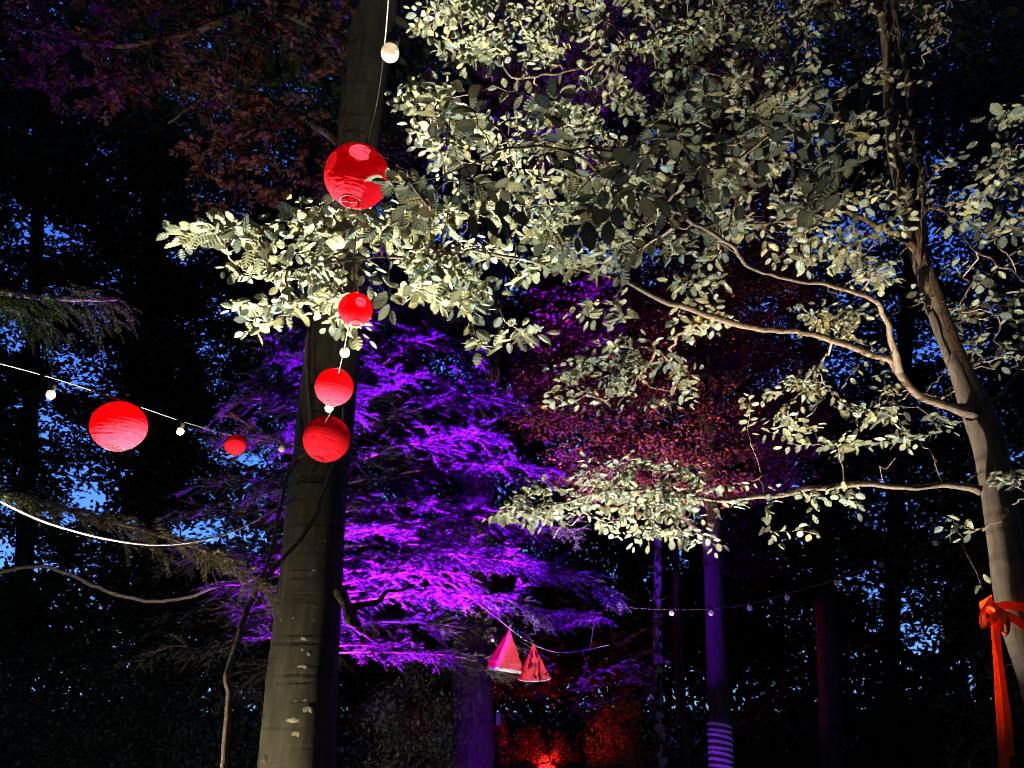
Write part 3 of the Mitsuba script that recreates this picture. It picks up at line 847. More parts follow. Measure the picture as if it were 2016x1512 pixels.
# the copper beech with the tape round its trunk
COPPER = leafy_tree('copper_beech', 'copper beech with wine-red and violet leaves behind the low floodlit branch', [(1421, 1530, 14.5, 44), (1416, 1400, 14.5, 42), (1408, 1200, 14.5, 38), (1400, 1000, 14.5, 36), (1390, 800, 14.5, 32), (1384, 600, 14.5, 28), (1376, 400, 14.5, 24), (1362, 200, 14.5, 18), (1350, 0, 14.5, 12)],
           61, [([(1010, 700), (1100, 600), (1360, 560), (1440, 640), (1440, 860), (1330, 960), (1110, 920), (1020, 860)], 12.4, 15.4, 100, 0.5, 95),
                ([(1060, 560), (1180, 520), (1240, 600), (1180, 680), (1080, 660)], 12.6, 14.0, 26, 0.45, 95),
                ([(1200, 430), (1560, 430), (1600, 620), (1420, 660), (1250, 560)], 12.6, 15.4, 60, 0.6, 80),
                ([(1080, 930), (1330, 890), (1560, 890), (1560, 960), (1300, 1000), (1150, 980)], 12.4, 14.0, 26, 0.5, 85),
                ([(1440, 620), (1600, 640), (1620, 900), (1460, 900)], 13.0, 15.6, 38, 0.55, 70),
                (box(1080, -100, 1560, 420), 12.5, 16.5, 100, 0.8, 110)], 0.105, (0.14, 0.040, 0.048), bark='conifer_bark', leafmat='small_leaf', template=LOLEAF,
           limbs=([(1404, 1090, 14.5, 14), (1340, 1010, 13.9, 10), (1240, 940, 13.4, 8), (1130, 900, 13.0, 5)], [(1396, 930, 14.5, 13), (1300, 880, 13.9, 10), (1200, 810, 13.5, 8), (1090, 760, 13.2, 4)],
                  [(1388, 760, 14.5, 12), (1300, 690, 13.8, 9), (1180, 620, 13.4, 6), (1090, 590, 13.0, 4)], [(1392, 820, 14.5, 10), (1470, 740, 14.3, 8), (1570, 690, 14.2, 5)],
                  [(1380, 470, 14.5, 12), (1300, 380, 13.8, 9), (1180, 300, 13.4, 6)]),
           twig_r=0.003, flat=0.3, warm=0.3, spread=0.45, sides=18, crown_label='wine-red leaves lit red, peach and violet')


def tape_wrap():
    key = thing('tape_wrap', 'violet-lit striped tape wound round the foot of a thin trunk', 'wrap')
    s = COPPER
    lo, hi = at(1421, 1540, 14.5)[2], at(1417, 1424, 14.5)[2]
    n = 10
    h = (hi - lo) / n
    for k in range(n):
        z = lo + (k + 0.5) * h
        c = np.array([np.interp(z, s[::1, 2], s[:, i]) for i in (0, 1, 3)])
        r = c[2] * 1.07 + 0.004
        ang = np.linspace(0, 2 * math.pi, 33)
        tilt = 0.045 + 0.012 * math.sin(k * 2.1)
        v, q = [], []
        for a in ang[:-1]:
            dz = tilt * math.cos(a + 2.6)
            for rr, zz in ((r, -0.27 * h), (r + 0.006, -0.2 * h), (r + 0.006, 0.2 * h), (r, 0.27 * h), (r - 0.004, 0)):
                v.append([c[0] + rr * math.cos(a), c[1] + rr * math.sin(a), z + zz + dz])
        for i in range(32):
            for j in range(5):
                a, b = i * 5 + j, i * 5 + (j + 1) % 5
                e, f = (i + 1) % 32 * 5 + j, (i + 1) % 32 * 5 + (j + 1) % 5
                q.append([a, e, f, b])
        put(name_fast(f'{key}__band'), (np.array(v), np.array(q)), 'tape', 50)


tape_wrap()

# thin trunks on the right of the red lamp
def thin_trunk(key, label, rows, bark, twigs=(), sides=12, wob=0.1, seed=0):
    key = thing(key, label, 'tree')
    s, m = trunk_mesh(rows, sides, 0.08, wob, seed, 1.1)
    put(f'{key}__trunk', m, bark, True)
    for i, r in enumerate(twigs):
        p, m = limb_mesh(r, 0.05, 6, 0.15, i + seed, 0.06)
        put(name_fast(f'{key}__branch'), m, bark, True)
    return key, s


LB = np.random.default_rng(77)
k_, s_ = thin_trunk('pale_sapling', 'thin pale mottled trunk left of the taped one, lit dull yellow', [(1306, 1530, 15.6, 22), (1303, 1480, 15.6, 21), (1297, 1420, 15.6, 20), (1296, 1330, 15.6, 18), (1295, 1200, 15.6, 17), (1296, 1050, 15.6, 13), (1298, 900, 15.6, 8)], 'mottled_bark',
                    [[(1297, 1330, 15.6, 7), (1250, 1300, 15.0, 5), (1190, 1320, 14.4, 4), (1120, 1350, 14.0, 2)], [(1297, 1390, 15.6, 7), (1240, 1370, 15.0, 5), (1170, 1390, 14.5, 3), (1125, 1400, 14.2, 2)],
                     [(1300, 1437, 15.5, 6), (1312, 1432, 15.4, 6), (1318, 1440, 15.4, 5), (1332, 1430, 15.5, 5), (1342, 1434, 15.6, 5)]], seed=5)
# its pale-lit side sprays
t_ = np.vstack([region(LB, 16, [(1115, 1330), (1250, 1300), (1270, 1330), (1130, 1360)], 13.9, 15.3), region(LB, 12, [(1120, 1385), (1200, 1360), (1210, 1385), (1130, 1405)], 14.0, 15.0),
                region(LB, 18, [(1180, 1290), (1300, 1200), (1300, 1400), (1220, 1400)], 14.4, 15.5), region(LB, 12, [(1085, 1215), (1130, 1190), (1190, 1195), (1200, 1215), (1110, 1225)], 12.0, 12.6)])
sk_ = Skeleton()
sk_.limb(s_[:, :3])
e_, d_ = sk_.grow(t_, LB, 0.1, 0.1)
put(f'{k_}__twig', sk_.twigs(0.003, 0.42, 3, 0.012), 'far_bark', True, kind='stuff')
a_ = shoot_leaves(e_, d_, LB, 0.5, 16, 0.085, 0.4, 0.3, 0.4)
v_, f_, c_ = place(MIDLEAF, *a_, tints(LB, len(a_[0]), (0.15, 0.125, 0.085), 0.3, 0.2))
put(f'{k_}__foliage', (v_, f_), 'small_leaf', False, c_, kind='stuff')

thin_trunk('leaning_sapling', 'thin dark plum-coloured trunk between the mottled trunk and the taped one', [(1352, 1530, 16.5, 22), (1346, 1450, 16.5, 21), (1341, 1380, 16.5, 20), (1336, 1280, 16.5, 18), (1332, 1150, 16.5, 14), (1330, 1000, 16.5, 9)], 'conifer_bark', seed=6)
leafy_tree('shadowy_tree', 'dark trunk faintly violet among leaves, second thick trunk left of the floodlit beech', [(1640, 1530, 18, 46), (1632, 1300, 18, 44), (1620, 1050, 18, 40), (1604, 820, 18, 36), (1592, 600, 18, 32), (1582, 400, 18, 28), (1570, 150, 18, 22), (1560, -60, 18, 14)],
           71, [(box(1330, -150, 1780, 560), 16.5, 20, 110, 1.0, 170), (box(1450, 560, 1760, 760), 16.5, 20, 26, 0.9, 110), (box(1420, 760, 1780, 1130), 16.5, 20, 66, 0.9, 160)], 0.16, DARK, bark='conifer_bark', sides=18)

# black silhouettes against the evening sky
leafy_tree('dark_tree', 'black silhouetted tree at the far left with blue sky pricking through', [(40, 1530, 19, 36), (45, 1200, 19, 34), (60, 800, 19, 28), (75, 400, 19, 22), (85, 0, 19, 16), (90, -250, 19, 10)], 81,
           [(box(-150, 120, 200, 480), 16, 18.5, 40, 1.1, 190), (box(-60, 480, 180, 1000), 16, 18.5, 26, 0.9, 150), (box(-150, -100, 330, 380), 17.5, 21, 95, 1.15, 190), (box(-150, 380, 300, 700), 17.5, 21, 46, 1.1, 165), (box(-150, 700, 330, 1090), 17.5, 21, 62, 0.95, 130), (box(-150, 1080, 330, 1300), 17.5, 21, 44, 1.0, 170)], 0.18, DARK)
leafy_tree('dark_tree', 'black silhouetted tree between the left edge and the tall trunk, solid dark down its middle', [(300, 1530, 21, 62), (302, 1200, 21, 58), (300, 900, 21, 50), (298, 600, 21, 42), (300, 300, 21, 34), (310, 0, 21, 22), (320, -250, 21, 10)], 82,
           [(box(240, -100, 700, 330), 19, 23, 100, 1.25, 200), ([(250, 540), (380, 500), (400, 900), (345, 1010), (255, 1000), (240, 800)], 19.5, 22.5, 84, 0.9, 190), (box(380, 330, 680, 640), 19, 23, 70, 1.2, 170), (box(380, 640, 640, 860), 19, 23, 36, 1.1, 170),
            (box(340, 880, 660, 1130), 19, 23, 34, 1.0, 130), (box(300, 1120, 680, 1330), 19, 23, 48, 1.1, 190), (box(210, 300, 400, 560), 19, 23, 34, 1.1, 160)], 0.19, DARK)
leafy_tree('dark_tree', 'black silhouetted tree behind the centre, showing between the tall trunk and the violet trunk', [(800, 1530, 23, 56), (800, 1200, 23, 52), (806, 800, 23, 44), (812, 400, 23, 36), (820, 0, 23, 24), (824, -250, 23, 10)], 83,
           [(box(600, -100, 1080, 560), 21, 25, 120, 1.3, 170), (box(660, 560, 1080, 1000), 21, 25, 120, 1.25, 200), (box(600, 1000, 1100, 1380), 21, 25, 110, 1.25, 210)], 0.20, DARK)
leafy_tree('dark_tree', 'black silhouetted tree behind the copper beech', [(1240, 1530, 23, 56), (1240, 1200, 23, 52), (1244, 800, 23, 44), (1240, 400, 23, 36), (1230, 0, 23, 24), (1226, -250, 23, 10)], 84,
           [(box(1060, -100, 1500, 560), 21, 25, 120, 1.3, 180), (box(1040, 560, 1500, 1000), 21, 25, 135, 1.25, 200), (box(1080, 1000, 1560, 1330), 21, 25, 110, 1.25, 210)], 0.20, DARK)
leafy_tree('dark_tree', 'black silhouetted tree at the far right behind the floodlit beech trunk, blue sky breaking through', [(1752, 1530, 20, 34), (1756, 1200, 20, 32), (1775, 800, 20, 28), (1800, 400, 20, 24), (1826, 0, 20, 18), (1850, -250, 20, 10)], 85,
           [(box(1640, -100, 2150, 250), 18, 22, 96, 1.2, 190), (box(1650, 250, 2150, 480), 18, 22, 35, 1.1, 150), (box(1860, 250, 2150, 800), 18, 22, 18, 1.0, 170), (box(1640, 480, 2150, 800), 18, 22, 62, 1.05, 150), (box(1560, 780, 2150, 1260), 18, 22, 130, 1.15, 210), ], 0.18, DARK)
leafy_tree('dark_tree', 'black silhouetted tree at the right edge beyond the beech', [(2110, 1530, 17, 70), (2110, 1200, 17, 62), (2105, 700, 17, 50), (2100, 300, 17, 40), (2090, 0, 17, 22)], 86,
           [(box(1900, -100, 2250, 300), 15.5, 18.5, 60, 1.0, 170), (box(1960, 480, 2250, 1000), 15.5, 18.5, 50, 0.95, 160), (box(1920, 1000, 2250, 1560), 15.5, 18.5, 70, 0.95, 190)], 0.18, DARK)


# ------------------------------------------------------------------ shrubs and the far wood
def shrub(label, u0, u1, v0, Y, seed, tint, n, leaf, mat='far_leaf', rad=0.35, per=70, key='shrub', template=LOLEAF):
    rng = np.random.default_rng(seed)
    key = thing(key, label, 'shrub')
    a, b = at(u0, v0, Y), at(u1, v0, Y)
    c = (a + b) / 2
    gz = float(ground_z(c[0], c[1]))
    H, Rx = c[2] - gz, (b[0] - a[0]) / 2
    t = np.stack([rng.uniform(-1, 1, n * 2), rng.uniform(-1, 1, n * 2), rng.uniform(0.02, 1, n * 2)], 1)
    t = t[(t[:, 0]**2 + t[:, 1]**2 < 1.05 - 0.75 * t[:, 2]**2.5)][:n]
    t = t * np.array([Rx, min(Rx, 1.6), H]) + np.array([c[0], c[1], gz])
    sk = Skeleton()
    stems = []
    for i in range(6):
        ang = i * 1.05
        e = np.array([c[0] + 0.6 * Rx * math.cos(ang), c[1] + 0.6 * math.sin(ang), gz + 0.75 * H])
        p = spline([[c[0] + 0.1 * math.cos(ang), c[1] + 0.1 * math.sin(ang), gz - 0.1], (np.array([c[0], c[1], gz]) + e) / 2 + [0, 0, 0.1 * H], e], 0.12)
        sk.limb(p)
        stems.append(tube(p, np.linspace(0.02, 0.006, len(p)), 5))
    for st in stems:
        put(name_fast(f'{key}__stem'), st, 'far_bark', True)
    e, d = sk.grow(t, rng, 0.2, 0.1, 4)
    put(f'{key}__twig', sk.twigs(0.003, 0.4, 3, 0.012), 'far_bark', True, kind='stuff')
    k = per
    P = np.repeat(e, k, 0) + rng.normal(0, 0.45, (len(e) * k, 3)) * rad
    P[:, 2] = np.maximum(P[:, 2], gz + 0.02)
    A = nrm(rng.normal(size=P.shape) + np.array([0, 0, 0.2]))
    N = nrm(rng.normal(size=P.shape) * 0.6 + np.array([0, -0.2, 1.0]))
    v, f, cc = place(template, P, A, N, leaf * rng.uniform(0.7, 1.25, len(P)), tints(rng, len(P), tint, 0.35, 0.2))
    put(f'{key}__foliage', (v, f), mat, False, cc, kind='stuff')


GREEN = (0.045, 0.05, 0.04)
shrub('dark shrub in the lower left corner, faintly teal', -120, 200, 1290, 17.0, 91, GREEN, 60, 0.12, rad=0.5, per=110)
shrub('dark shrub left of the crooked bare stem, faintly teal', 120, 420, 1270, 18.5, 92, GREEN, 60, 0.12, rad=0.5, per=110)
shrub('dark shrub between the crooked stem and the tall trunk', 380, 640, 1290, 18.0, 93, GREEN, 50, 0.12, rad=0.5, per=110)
shrub('grey-green bush beside the thick violet trunk, its right edge catching white light', 700, 905, 1335, 14.0, 94, (0.09, 0.10, 0.06), 70, 0.075, 'small_leaf', 0.3, 120)
shrub('feathery bush glowing deep red right of the red floodlight', 1150, 1275, 1385, 21.3, 95, (0.13, 0.10, 0.07), 46, 0.08, 'small_leaf', 0.3, 100)
shrub('narrow red-lit shrub just right of the thick violet trunk', 962, 1002, 1420, 21.0, 96, (0.14, 0.10, 0.07), 22, 0.07, 'small_leaf', 0.16, 60)
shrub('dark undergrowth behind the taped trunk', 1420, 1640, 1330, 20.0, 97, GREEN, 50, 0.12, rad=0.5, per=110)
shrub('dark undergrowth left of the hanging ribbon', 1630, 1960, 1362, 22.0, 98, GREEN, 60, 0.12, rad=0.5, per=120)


def far_wood():
    """The wood goes on all round: a distant mass ahead, nearer trees beside and behind the camera, a closed canopy overhead."""
    rng = np.random.default_rng(99)
    P, S = [], []
    n = 84000
    ang = rng.uniform(-1.2, 1.2, n)
    R = rng.uniform(26, 34, n)
    top = 5.2 + 3.0 * (meshkit.fbm(np.stack([ang * 9, R * 0.09, ang * 0], -1), 3, 4) - 0.5) * 2
    top = top * (1 - 0.30 * np.exp(-((ang - 0.465) / 0.035) ** 2))  # a clearing
    x, y = R * np.sin(ang), R * np.cos(ang)
    P.append(np.stack([x, y, ground_z(x, y) + top * rng.uniform(0, 1, n) ** 0.9], 1))
    S.append(0.29 * rng.uniform(0.7, 1.3, n))
    n = 42000
    ang = rng.uniform(0.95, 2 * math.pi - 0.95, n)
    R = rng.uniform(15, 22, n)
    x, y = R * np.sin(ang), R * np.cos(ang)
    P.append(np.stack([x, y, rng.uniform(0, 17, n)], 1))
    S.append(0.70 * rng.uniform(0.7, 1.3, n))
    n = 27000
    x, y = rng.uniform(-17, 17, n), rng.uniform(-16, 5.5, n)
    P.append(np.stack([x, y, rng.uniform(13.0, 17.0, n)], 1))
    S.append(0.70 * rng.uniform(0.7, 1.3, n))
    n = 24000
    x, y = rng.uniform(-17, 17, n), rng.uniform(5.5, 17, n)
    P.append(np.stack([x, y, rng.uniform(14.5, 18.5, n)], 1))
    S.append(0.30 * rng.uniform(0.7, 1.3, n))
    P, S = np.vstack(P), np.concatenate(S)
    n = len(P)
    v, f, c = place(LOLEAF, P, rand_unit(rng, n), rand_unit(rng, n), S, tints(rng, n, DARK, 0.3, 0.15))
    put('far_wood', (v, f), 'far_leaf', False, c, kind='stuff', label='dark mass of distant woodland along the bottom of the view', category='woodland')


far_wood()


# ------------------------------------------------------------------ the crooked stems before the tall trunk
def vine():
    key = thing('crooked_sapling', 'bare crooked forked stem left of the tall trunk, leaning against its bark', 'sapling')
    rows = [
        [(441, 1700, 7.7, 15), (441, 1520, 7.7, 15), (446, 1430, 7.7, 14), (452, 1365, 7.7, 14), (446, 1338, 7.7, 13), (459, 1290, 7.72, 13), (474, 1240, 7.75, 13), (493, 1185, 7.8, 12), (510, 1152, 7.82, 13)],
        [(510, 1152, 7.82, 11), (545, 1112, 7.95, 9), (588, 1066, 8.1, 8), (614, 1030, 8.2, 8), (634, 975, 8.3, 7), (654, 920, 8.38, 7), (668, 880, 8.4, 6), (676, 800, 8.4, 5)],
        [(510, 1152, 7.82, 9), (530, 1100, 8.0, 8), (548, 1020, 8.2, 8), (564, 940, 8.4, 8), (580, 912, 8.45, 9), (600, 892, 8.45, 10), (612, 840, 8.45, 7), (606, 760, 8.5, 6), (602, 690, 8.5, 6), (608, 640, 8.5, 5)],
        [(548, 1030, 8.2, 3), (520, 1055, 8.1, 2.2), (535, 1090, 8.0, 2), (560, 1075, 8.0, 1.6)],
        [(560, 960, 8.4, 3), (500, 985, 8.3, 2), (520, 1040, 8.2, 1.6), (545, 1030, 8.1, 1.4)],
        [(512, 1150, 7.8, 3), (520, 1190, 7.9, 2.4), (540, 1215, 8.0, 1.8)],
        [(668, 880, 8.4, 3), (700, 860, 8.5, 2), (740, 870, 8.6, 1.6)],
    ]
    for i, r in enumerate(rows):
        p, m = limb_mesh(r, 0.03, 9, 0.14, i + 3, 0.03 if i < 3 else 0.01)
        put(name_fast(f'{key}__stem'), m, 'beech_bark', True)


vine()


# ------------------------------------------------------------------ cables, bulbs, lanterns
def cable(key, label, pts, r, mat, sag=None):
    key = thing(key, label, 'cable')
    p = spline([at(*q) for q in pts], 0.06)
    put(key, tube(p, r, 6), mat, True)
    return p


cable('light_cable', 'pale cable rising from the tall trunk past four red lanterns, out at the top', [(772, -120, 1.95), (766, -20, 2.2), (757, 90, 2.5), (742, 200, 2.85), (722, 285, 3.0), (706, 400, 3.1), (697, 520, 3.25), (697, 575, 3.36), (681, 670, 4.2), (668, 730, 5.2), (655, 800, 5.9), (640, 832, 6.4), (622, 868, 7.2), (618, 882, 8.3)], 0.0035, 'cable_sheath')
cable('light_cable', 'thin cable with two red lanterns sloping down from the left edge to the tall trunk', [(-160, 680, 4.3), (0, 716, 4.7), (110, 746, 5.0), (190, 772, 5.2), (290, 806, 5.6), (370, 833, 6.0), (462, 858, 6.7), (545, 872, 7.4), (612, 886, 8.35)], 0.0045, 'cable_sheath')
cable('white_rope', 'slack white rope sagging from the left edge to the tall trunk', [(-120, 930, 4.6), (0, 987, 5.0), (60, 1016, 5.2), (120, 1038, 5.4), (220, 1063, 5.8), (320, 1073, 6.2), (420, 1059, 6.7), (490, 1032, 7.2), (545, 1000, 7.8), (590, 975, 8.45)], 0.009, 'white_rope')
cable('light_cable', 'cable rising over the two red cones', [(890, 1150, 10.4), (950, 1195, 11.0), (985, 1222, 11.3), (1003, 1237, 11.45), (1048, 1268, 11.6), (1110, 1285, 12.2), (1200, 1270, 13.2)], 0.005, 'white_rope')
cable('light_cable', 'faint cable of violet-lit bulbs running right past the taped trunk', [(1100, 1180, 12.0), (1240, 1196, 12.2), (1322, 1200, 12.3), (1400, 1199, 12.3), (1476, 1189, 12.2), (1550, 1169, 12.0), (1647, 1140, 11.6), (1735, 1104, 11.2), (1842, 1062, 10.8), (1960, 1005, 10.2), (2080, 930, 9.6)], 0.006, 'cable_sheath')


def festoon_bulb(label, u, v, Y, w, group=None, tilt=(0, 0), neck=1.0):
    """An opal globe of w pixels hanging under its black socket; (u, v) is the globe's centre."""
    key = thing('festoon_bulb', label, 'bulb', group)
    c = at(u, v, Y)
    r = px(w, c) / 2
    a = np.linspace(0, math.pi, 25)
    prof = np.stack([np.sin(a) * r, -np.cos(a) * r * 1.06], 1)[:-3]
    prof = np.vstack([prof, [prof[-1, 0], prof[-1, 1] + 0.16 * r]])
    g = trimesh.creation.revolve(prof, sections=28)
    col = trimesh.creation.revolve(np.array([[0.0, 0.86], [0.56, 0.86], [0.64, 0.90], [0.64, 1.14], [0.5, 1.2], [0.0, 1.2]]) * r, sections=24)
    so = trimesh.creation.revolve(np.array([[0.0, 1.16], [0.66, 1.16], [0.74, 1.22], [0.74, 2.1], [0.66, 2.3], [0.42, 2.5], [0.34, 3.1 * neck], [0.0, 3.1 * neck]]) * r, sections=24)
    M = trimesh.transformations.euler_matrix(tilt[0], tilt[1], 0)
    for nm, m, mat in (('globe', g, 'opal_glass'), ('collar', col, 'brown_plastic'), ('socket', so, 'black_plastic')):
        m = m.copy()
        m.apply_transform(M)
        m.apply_translation(c)
        put(f'{key}__{nm}', m, mat, 35)


festoon_bulb('large white globe bulb in its black socket at the top before the tall trunk', 768, 104, 2.42, 36, tilt=(0.15, 0.12))
festoon_bulb('white bulb half hidden among the brightest leaves above the second lantern', 668, 478, 3.2, 24, tilt=(0.1, 0.9))
festoon_bulb('white bulb hanging between the second and third lanterns', 679, 694, 4.5, 20, tilt=(0.1, 0.0))
festoon_bulb('white bulb peeping out between the third and lowest lanterns', 648, 803, 5.75, 17, tilt=(0.2, 0.1))
festoon_bulb('white bulb nearest the left edge, above the biggest left lantern', 100, 777, 4.95, 18, tilt=(0.1, 0.0))
festoon_bulb('white bulb between the two lanterns of the left cable', 355, 849, 5.9, 15, tilt=(0.1, 0.1))
festoon_bulb('small white bulb on the left cable close to the tall trunk', 554, 884, 7.5, 12, tilt=(0.1, 0.1))
festoon_bulb('tiny white bulb left of the red cones, before the dark', 970, 1261, 11.3, 5.5)
for u, v, Y, lab in ((1322, 1207, 12.3, 'violet-lit globe bulb just left of the taped trunk'), (1400, 1207, 12.3, 'violet-lit globe bulb in front of the taped trunk'),
                     (1476, 1197, 12.2, 'violet-lit globe bulb first to the right of the taped trunk'), (1550, 1177, 12.0, 'violet-lit globe bulb second to the right of the taped trunk'),
                     (1647, 1148, 11.6, 'violet-lit globe bulb third to the right of the taped trunk'), (1735, 1112, 11.2, 'violet-lit globe bulb fourth to the right of the taped trunk'),
                     (1842, 1070, 10.8, 'violet-lit globe bulb furthest right, nearest the beech trunk')):
    festoon_bulb(lab, u, v, Y, 10.5, 'violet-lit bulbs on the far cable', neck=0.9)


def torus(c, R, r, normal=(0, 0, 1.0), n=36, k=6):
    z = nrm(np.array(normal, float))
    x = nrm(np.cross(z, [0, 1.0, 0.1]))
    y = np.cross(z, x)
    a = np.arange(n) * 2 * math.pi / n
    b = np.arange(k) * 2 * math.pi / k
    rad = np.cos(a)[:, None] * x + np.sin(a)[:, None] * y
    v = np.asarray(c) + rad[:, None] * (R + r * np.cos(b))[None, :, None] + z * (r * np.sin(b))[None, :, None]
    i, j = np.meshgrid(np.arange(n), np.arange(k), indexing='ij')
    q = np.stack([i * k + j, (i + 1) % n * k + j, (i + 1) % n * k + (j + 1) % k, i * k + (j + 1) % k], -1).reshape(-1, 4)
    return v.reshape(-1, 3), np.vstack([q[:, [0, 1, 2]], q[:, [0, 2, 3]]])


def lantern(label, u, v, Y, w, h=None, tilt=(0.0, 0.0), seed=0, ribs=17, wrinkle=1.0, hole=0.34):
    key = thing('red_lantern', label, 'lantern', 'round red cloth lanterns on the light cables')
    c = at(u, v, Y)
    r = px(w, c) / 2
    sq = 1.0 if h is None else h
    n, k = 92, 96
    p0, p1 = math.asin(0.26), math.pi - math.asin(hole)
    ph = np.linspace(p0, p1, n)
    a = np.arange(k) * 2 * math.pi / k
    x = (ph - p0) / (p1 - p0)
    scal = 1 - 0.006 * np.abs(np.sin(math.pi * x * ribs)) ** 2
    d = np.stack([np.sin(ph)[:, None] * np.cos(a), np.sin(ph)[:, None] * np.sin(a), np.broadcast_to(np.cos(ph)[:, None], (n, k))], -1)
    q = d.reshape(-1, 3)
    wob = meshkit.fbm(q * np.array([3.0, 3.0, 13]) + seed * 9, 3, seed) - 0.5
    fine = np.abs(meshkit.noise(q * np.array([5.0, 5.0, 26]) + seed * 5 + 1.5 * wob[:, None], seed + 3) - 0.5)
    low = np.clip((0.25 - q[:, 2]) / 0.7, 0, 1)
    rr = (np.repeat(scal, k) + wrinkle * (0.015 * wob * (0.25 + low) - 0.050 * (0.5 - fine) ** 3 * low * 4))
    vtx = q * rr[:, None] * r * np.array([1, 1, sq])
    i, j = np.meshgrid(np.arange(n - 1), np.arange(k), indexing='ij')
    f = np.stack([i * k + j, (i + 1) * k + j, (i + 1) * k + (j + 1) % k, i * k + (j + 1) % k], -1).reshape(-1, 4)
    M = trimesh.transformations.euler_matrix(tilt[0], tilt[1], 0)[:3, :3]
    put(f'{key}__shade', (vtx @ M.T + c, np.vstack([f[:, [0, 1, 2]], f[:, [0, 2, 3]]])), 'red_cloth', True)
    z = M @ np.array([0, 0, 1.0])
    put(f'{key}__top_ring', torus(c + z * r * sq * math.cos(p0), r * math.sin(p0), 0.0025, z), 'wire', True)
    put(f'{key}__bottom_ring', torus(c + z * r * sq * math.cos(p1), r * math.sin(p1), 0.0025, z), 'wire', True)
    top = c + z * r * sq * math.cos(p0)
    bot = c + z * r * sq * math.cos(p1)
    xx = M @ np.array([1.0, 0, 0])
    ph0 = r * math.sin(p0)
    frame = [tube(np.array([top + xx * ph0, top + z * 0.18 * r, top - xx * ph0]), 0.002, 5), tube(np.array([bot + xx * r * math.sin(p1) * 0.98, bot - xx * r * math.sin(p1) * 0.98]), 0.002, 5),
             tube(np.array([bot, bot + xx * r * 0.1, top + xx * r * 0.1, top]), 0.002, 5)]
    put(f'{key}__spreader', join(frame), 'wire', True)
    hook = spline([top + z * 0.16 * r, top + z * 0.3 * r + xx * 0.01, top + z * 0.42 * r], 0.01)
    put(f'{key}__hook', tube(hook, 0.002, 5), 'wire', True)


lantern('large red lantern at the top before the tall trunk, dark leaves over its right side', 703, 347, 3.0, 128, tilt=(0.05, 0.12), seed=1)
lantern('red lantern just under the brightest leaves, a dark leaf over its upper edge', 700, 609, 3.35, 67, tilt=(0.0, -0.1), seed=2)
lantern('middle red lantern before the tall trunk, white bulbs above and below it', 658, 762, 5.4, 75, tilt=(0.0, 0.1), seed=3)
lantern('lowest red lantern before the tall trunk, wrinkled pink underneath', 643, 864, 6.6, 92, tilt=(-0.05, 0.2), seed=4)
lantern('biggest lantern on the left cable, squat and red', 234, 839, 5.4, 105, h=0.93, tilt=(0.05, 0.0), seed=5)
lantern('smallest red lantern, on the left cable before the purple needles', 463, 876, 6.75, 42, tilt=(0.0, 0.15), seed=6)


def cone(label, apex, base, Y, w, tilt_dir, skirt, seed, sides=0):
    """A cloth cone from its apex pixel to the middle of its base."""
    key = thing('red_cone', label, 'lantern', 'red cloth cones hanging beside the violet trunk')
    a, b = at(*apex, Y), at(*base, Y)
    z = nrm(a - b)
    z = nrm(z + np.array(tilt_dir))
    H = np.linalg.norm(a - b)
    R = px(w, b) / 2
    x = nrm(np.cross(z, [0, 1.0, 0]))
    y = np.cross(z, x)
    k, n = 60, 14
    ang = np.arange(k) * 2 * math.pi / k
    rows = []
    facet = 1.0
    if sides:
        m = (ang + 0.35) % (2 * math.pi / sides) - math.pi / sides
        facet = np.minimum(math.cos(math.pi / sides) / np.cos(m), 0.97) * 1.12
    for i in range(n + 1):
        t = i / n
        rad = facet * (0.03 + 0.97 * t) * R * (1 + 0.02 * np.sin(ang * 7 + seed) * t + 0.02 * (meshkit.noise(np.stack([np.cos(ang) * 3, np.sin(ang) * 3, ang * 0 + t * 3], -1), seed) - 0.5))
        rows.append(a - z * (H * (1 - skirt) * t) + np.outer(rad * np.cos(ang), x) + np.outer(rad * np.sin(ang), y))

    def strip(rows):
        v = np.vstack(rows)
        i, j = np.meshgrid(np.arange(len(rows) - 1), np.arange(k), indexing='ij')
        f = np.stack([i * k + j, (i + 1) * k + j, (i + 1) * k + (j + 1) % k, i * k + (j + 1) % k], -1).reshape(-1, 4)
        return v, np.vstack([f[:, [0, 1, 2]], f[:, [0, 2, 3]]])
    put(f'{key}__shade', strip(rows), 'cone_cloth', 60)
    c = a - z * H * (1 - skirt)
    if skirt > 0.05:
        put(f'{key}__skirt', strip([rows[-1], rows[-1] - z * (H * skirt * 0.72)]), 'cone_cloth', 60)
        c = a - z * H
        put(f'{key}__hem', strip([rows[-1] - z * (H * skirt * 0.74), rows[-1] + (rows[-1] - c) * 0.01 - z * (H * skirt * 1.06)]), 'pale_hem', 60, label='pale band round the bottom edge')
    else:
        put(f'{key}__hem', torus(c, R * 1.01, 0.008, z, 48), 'pale_hem', True, label='pale ring round the bottom edge')
    hook = spline([a, a + z * 0.03, a + z * 0.06], 0.01)
    put(f'{key}__hook', tube(hook, 0.004, 5), 'wire', True)


cone('left red cone, pinker and pale along its lower edge', (1003, 1240), (993, 1321), 11.45, 66, (0.02, -0.03, 0), 0.20, 1, 4)
cone('right red cone, speckled with leaf shadows and tilted to show its open base', (1050, 1268), (1052, 1336), 11.6, 65, (0.0, -0.26, 0), 0.0, 2)


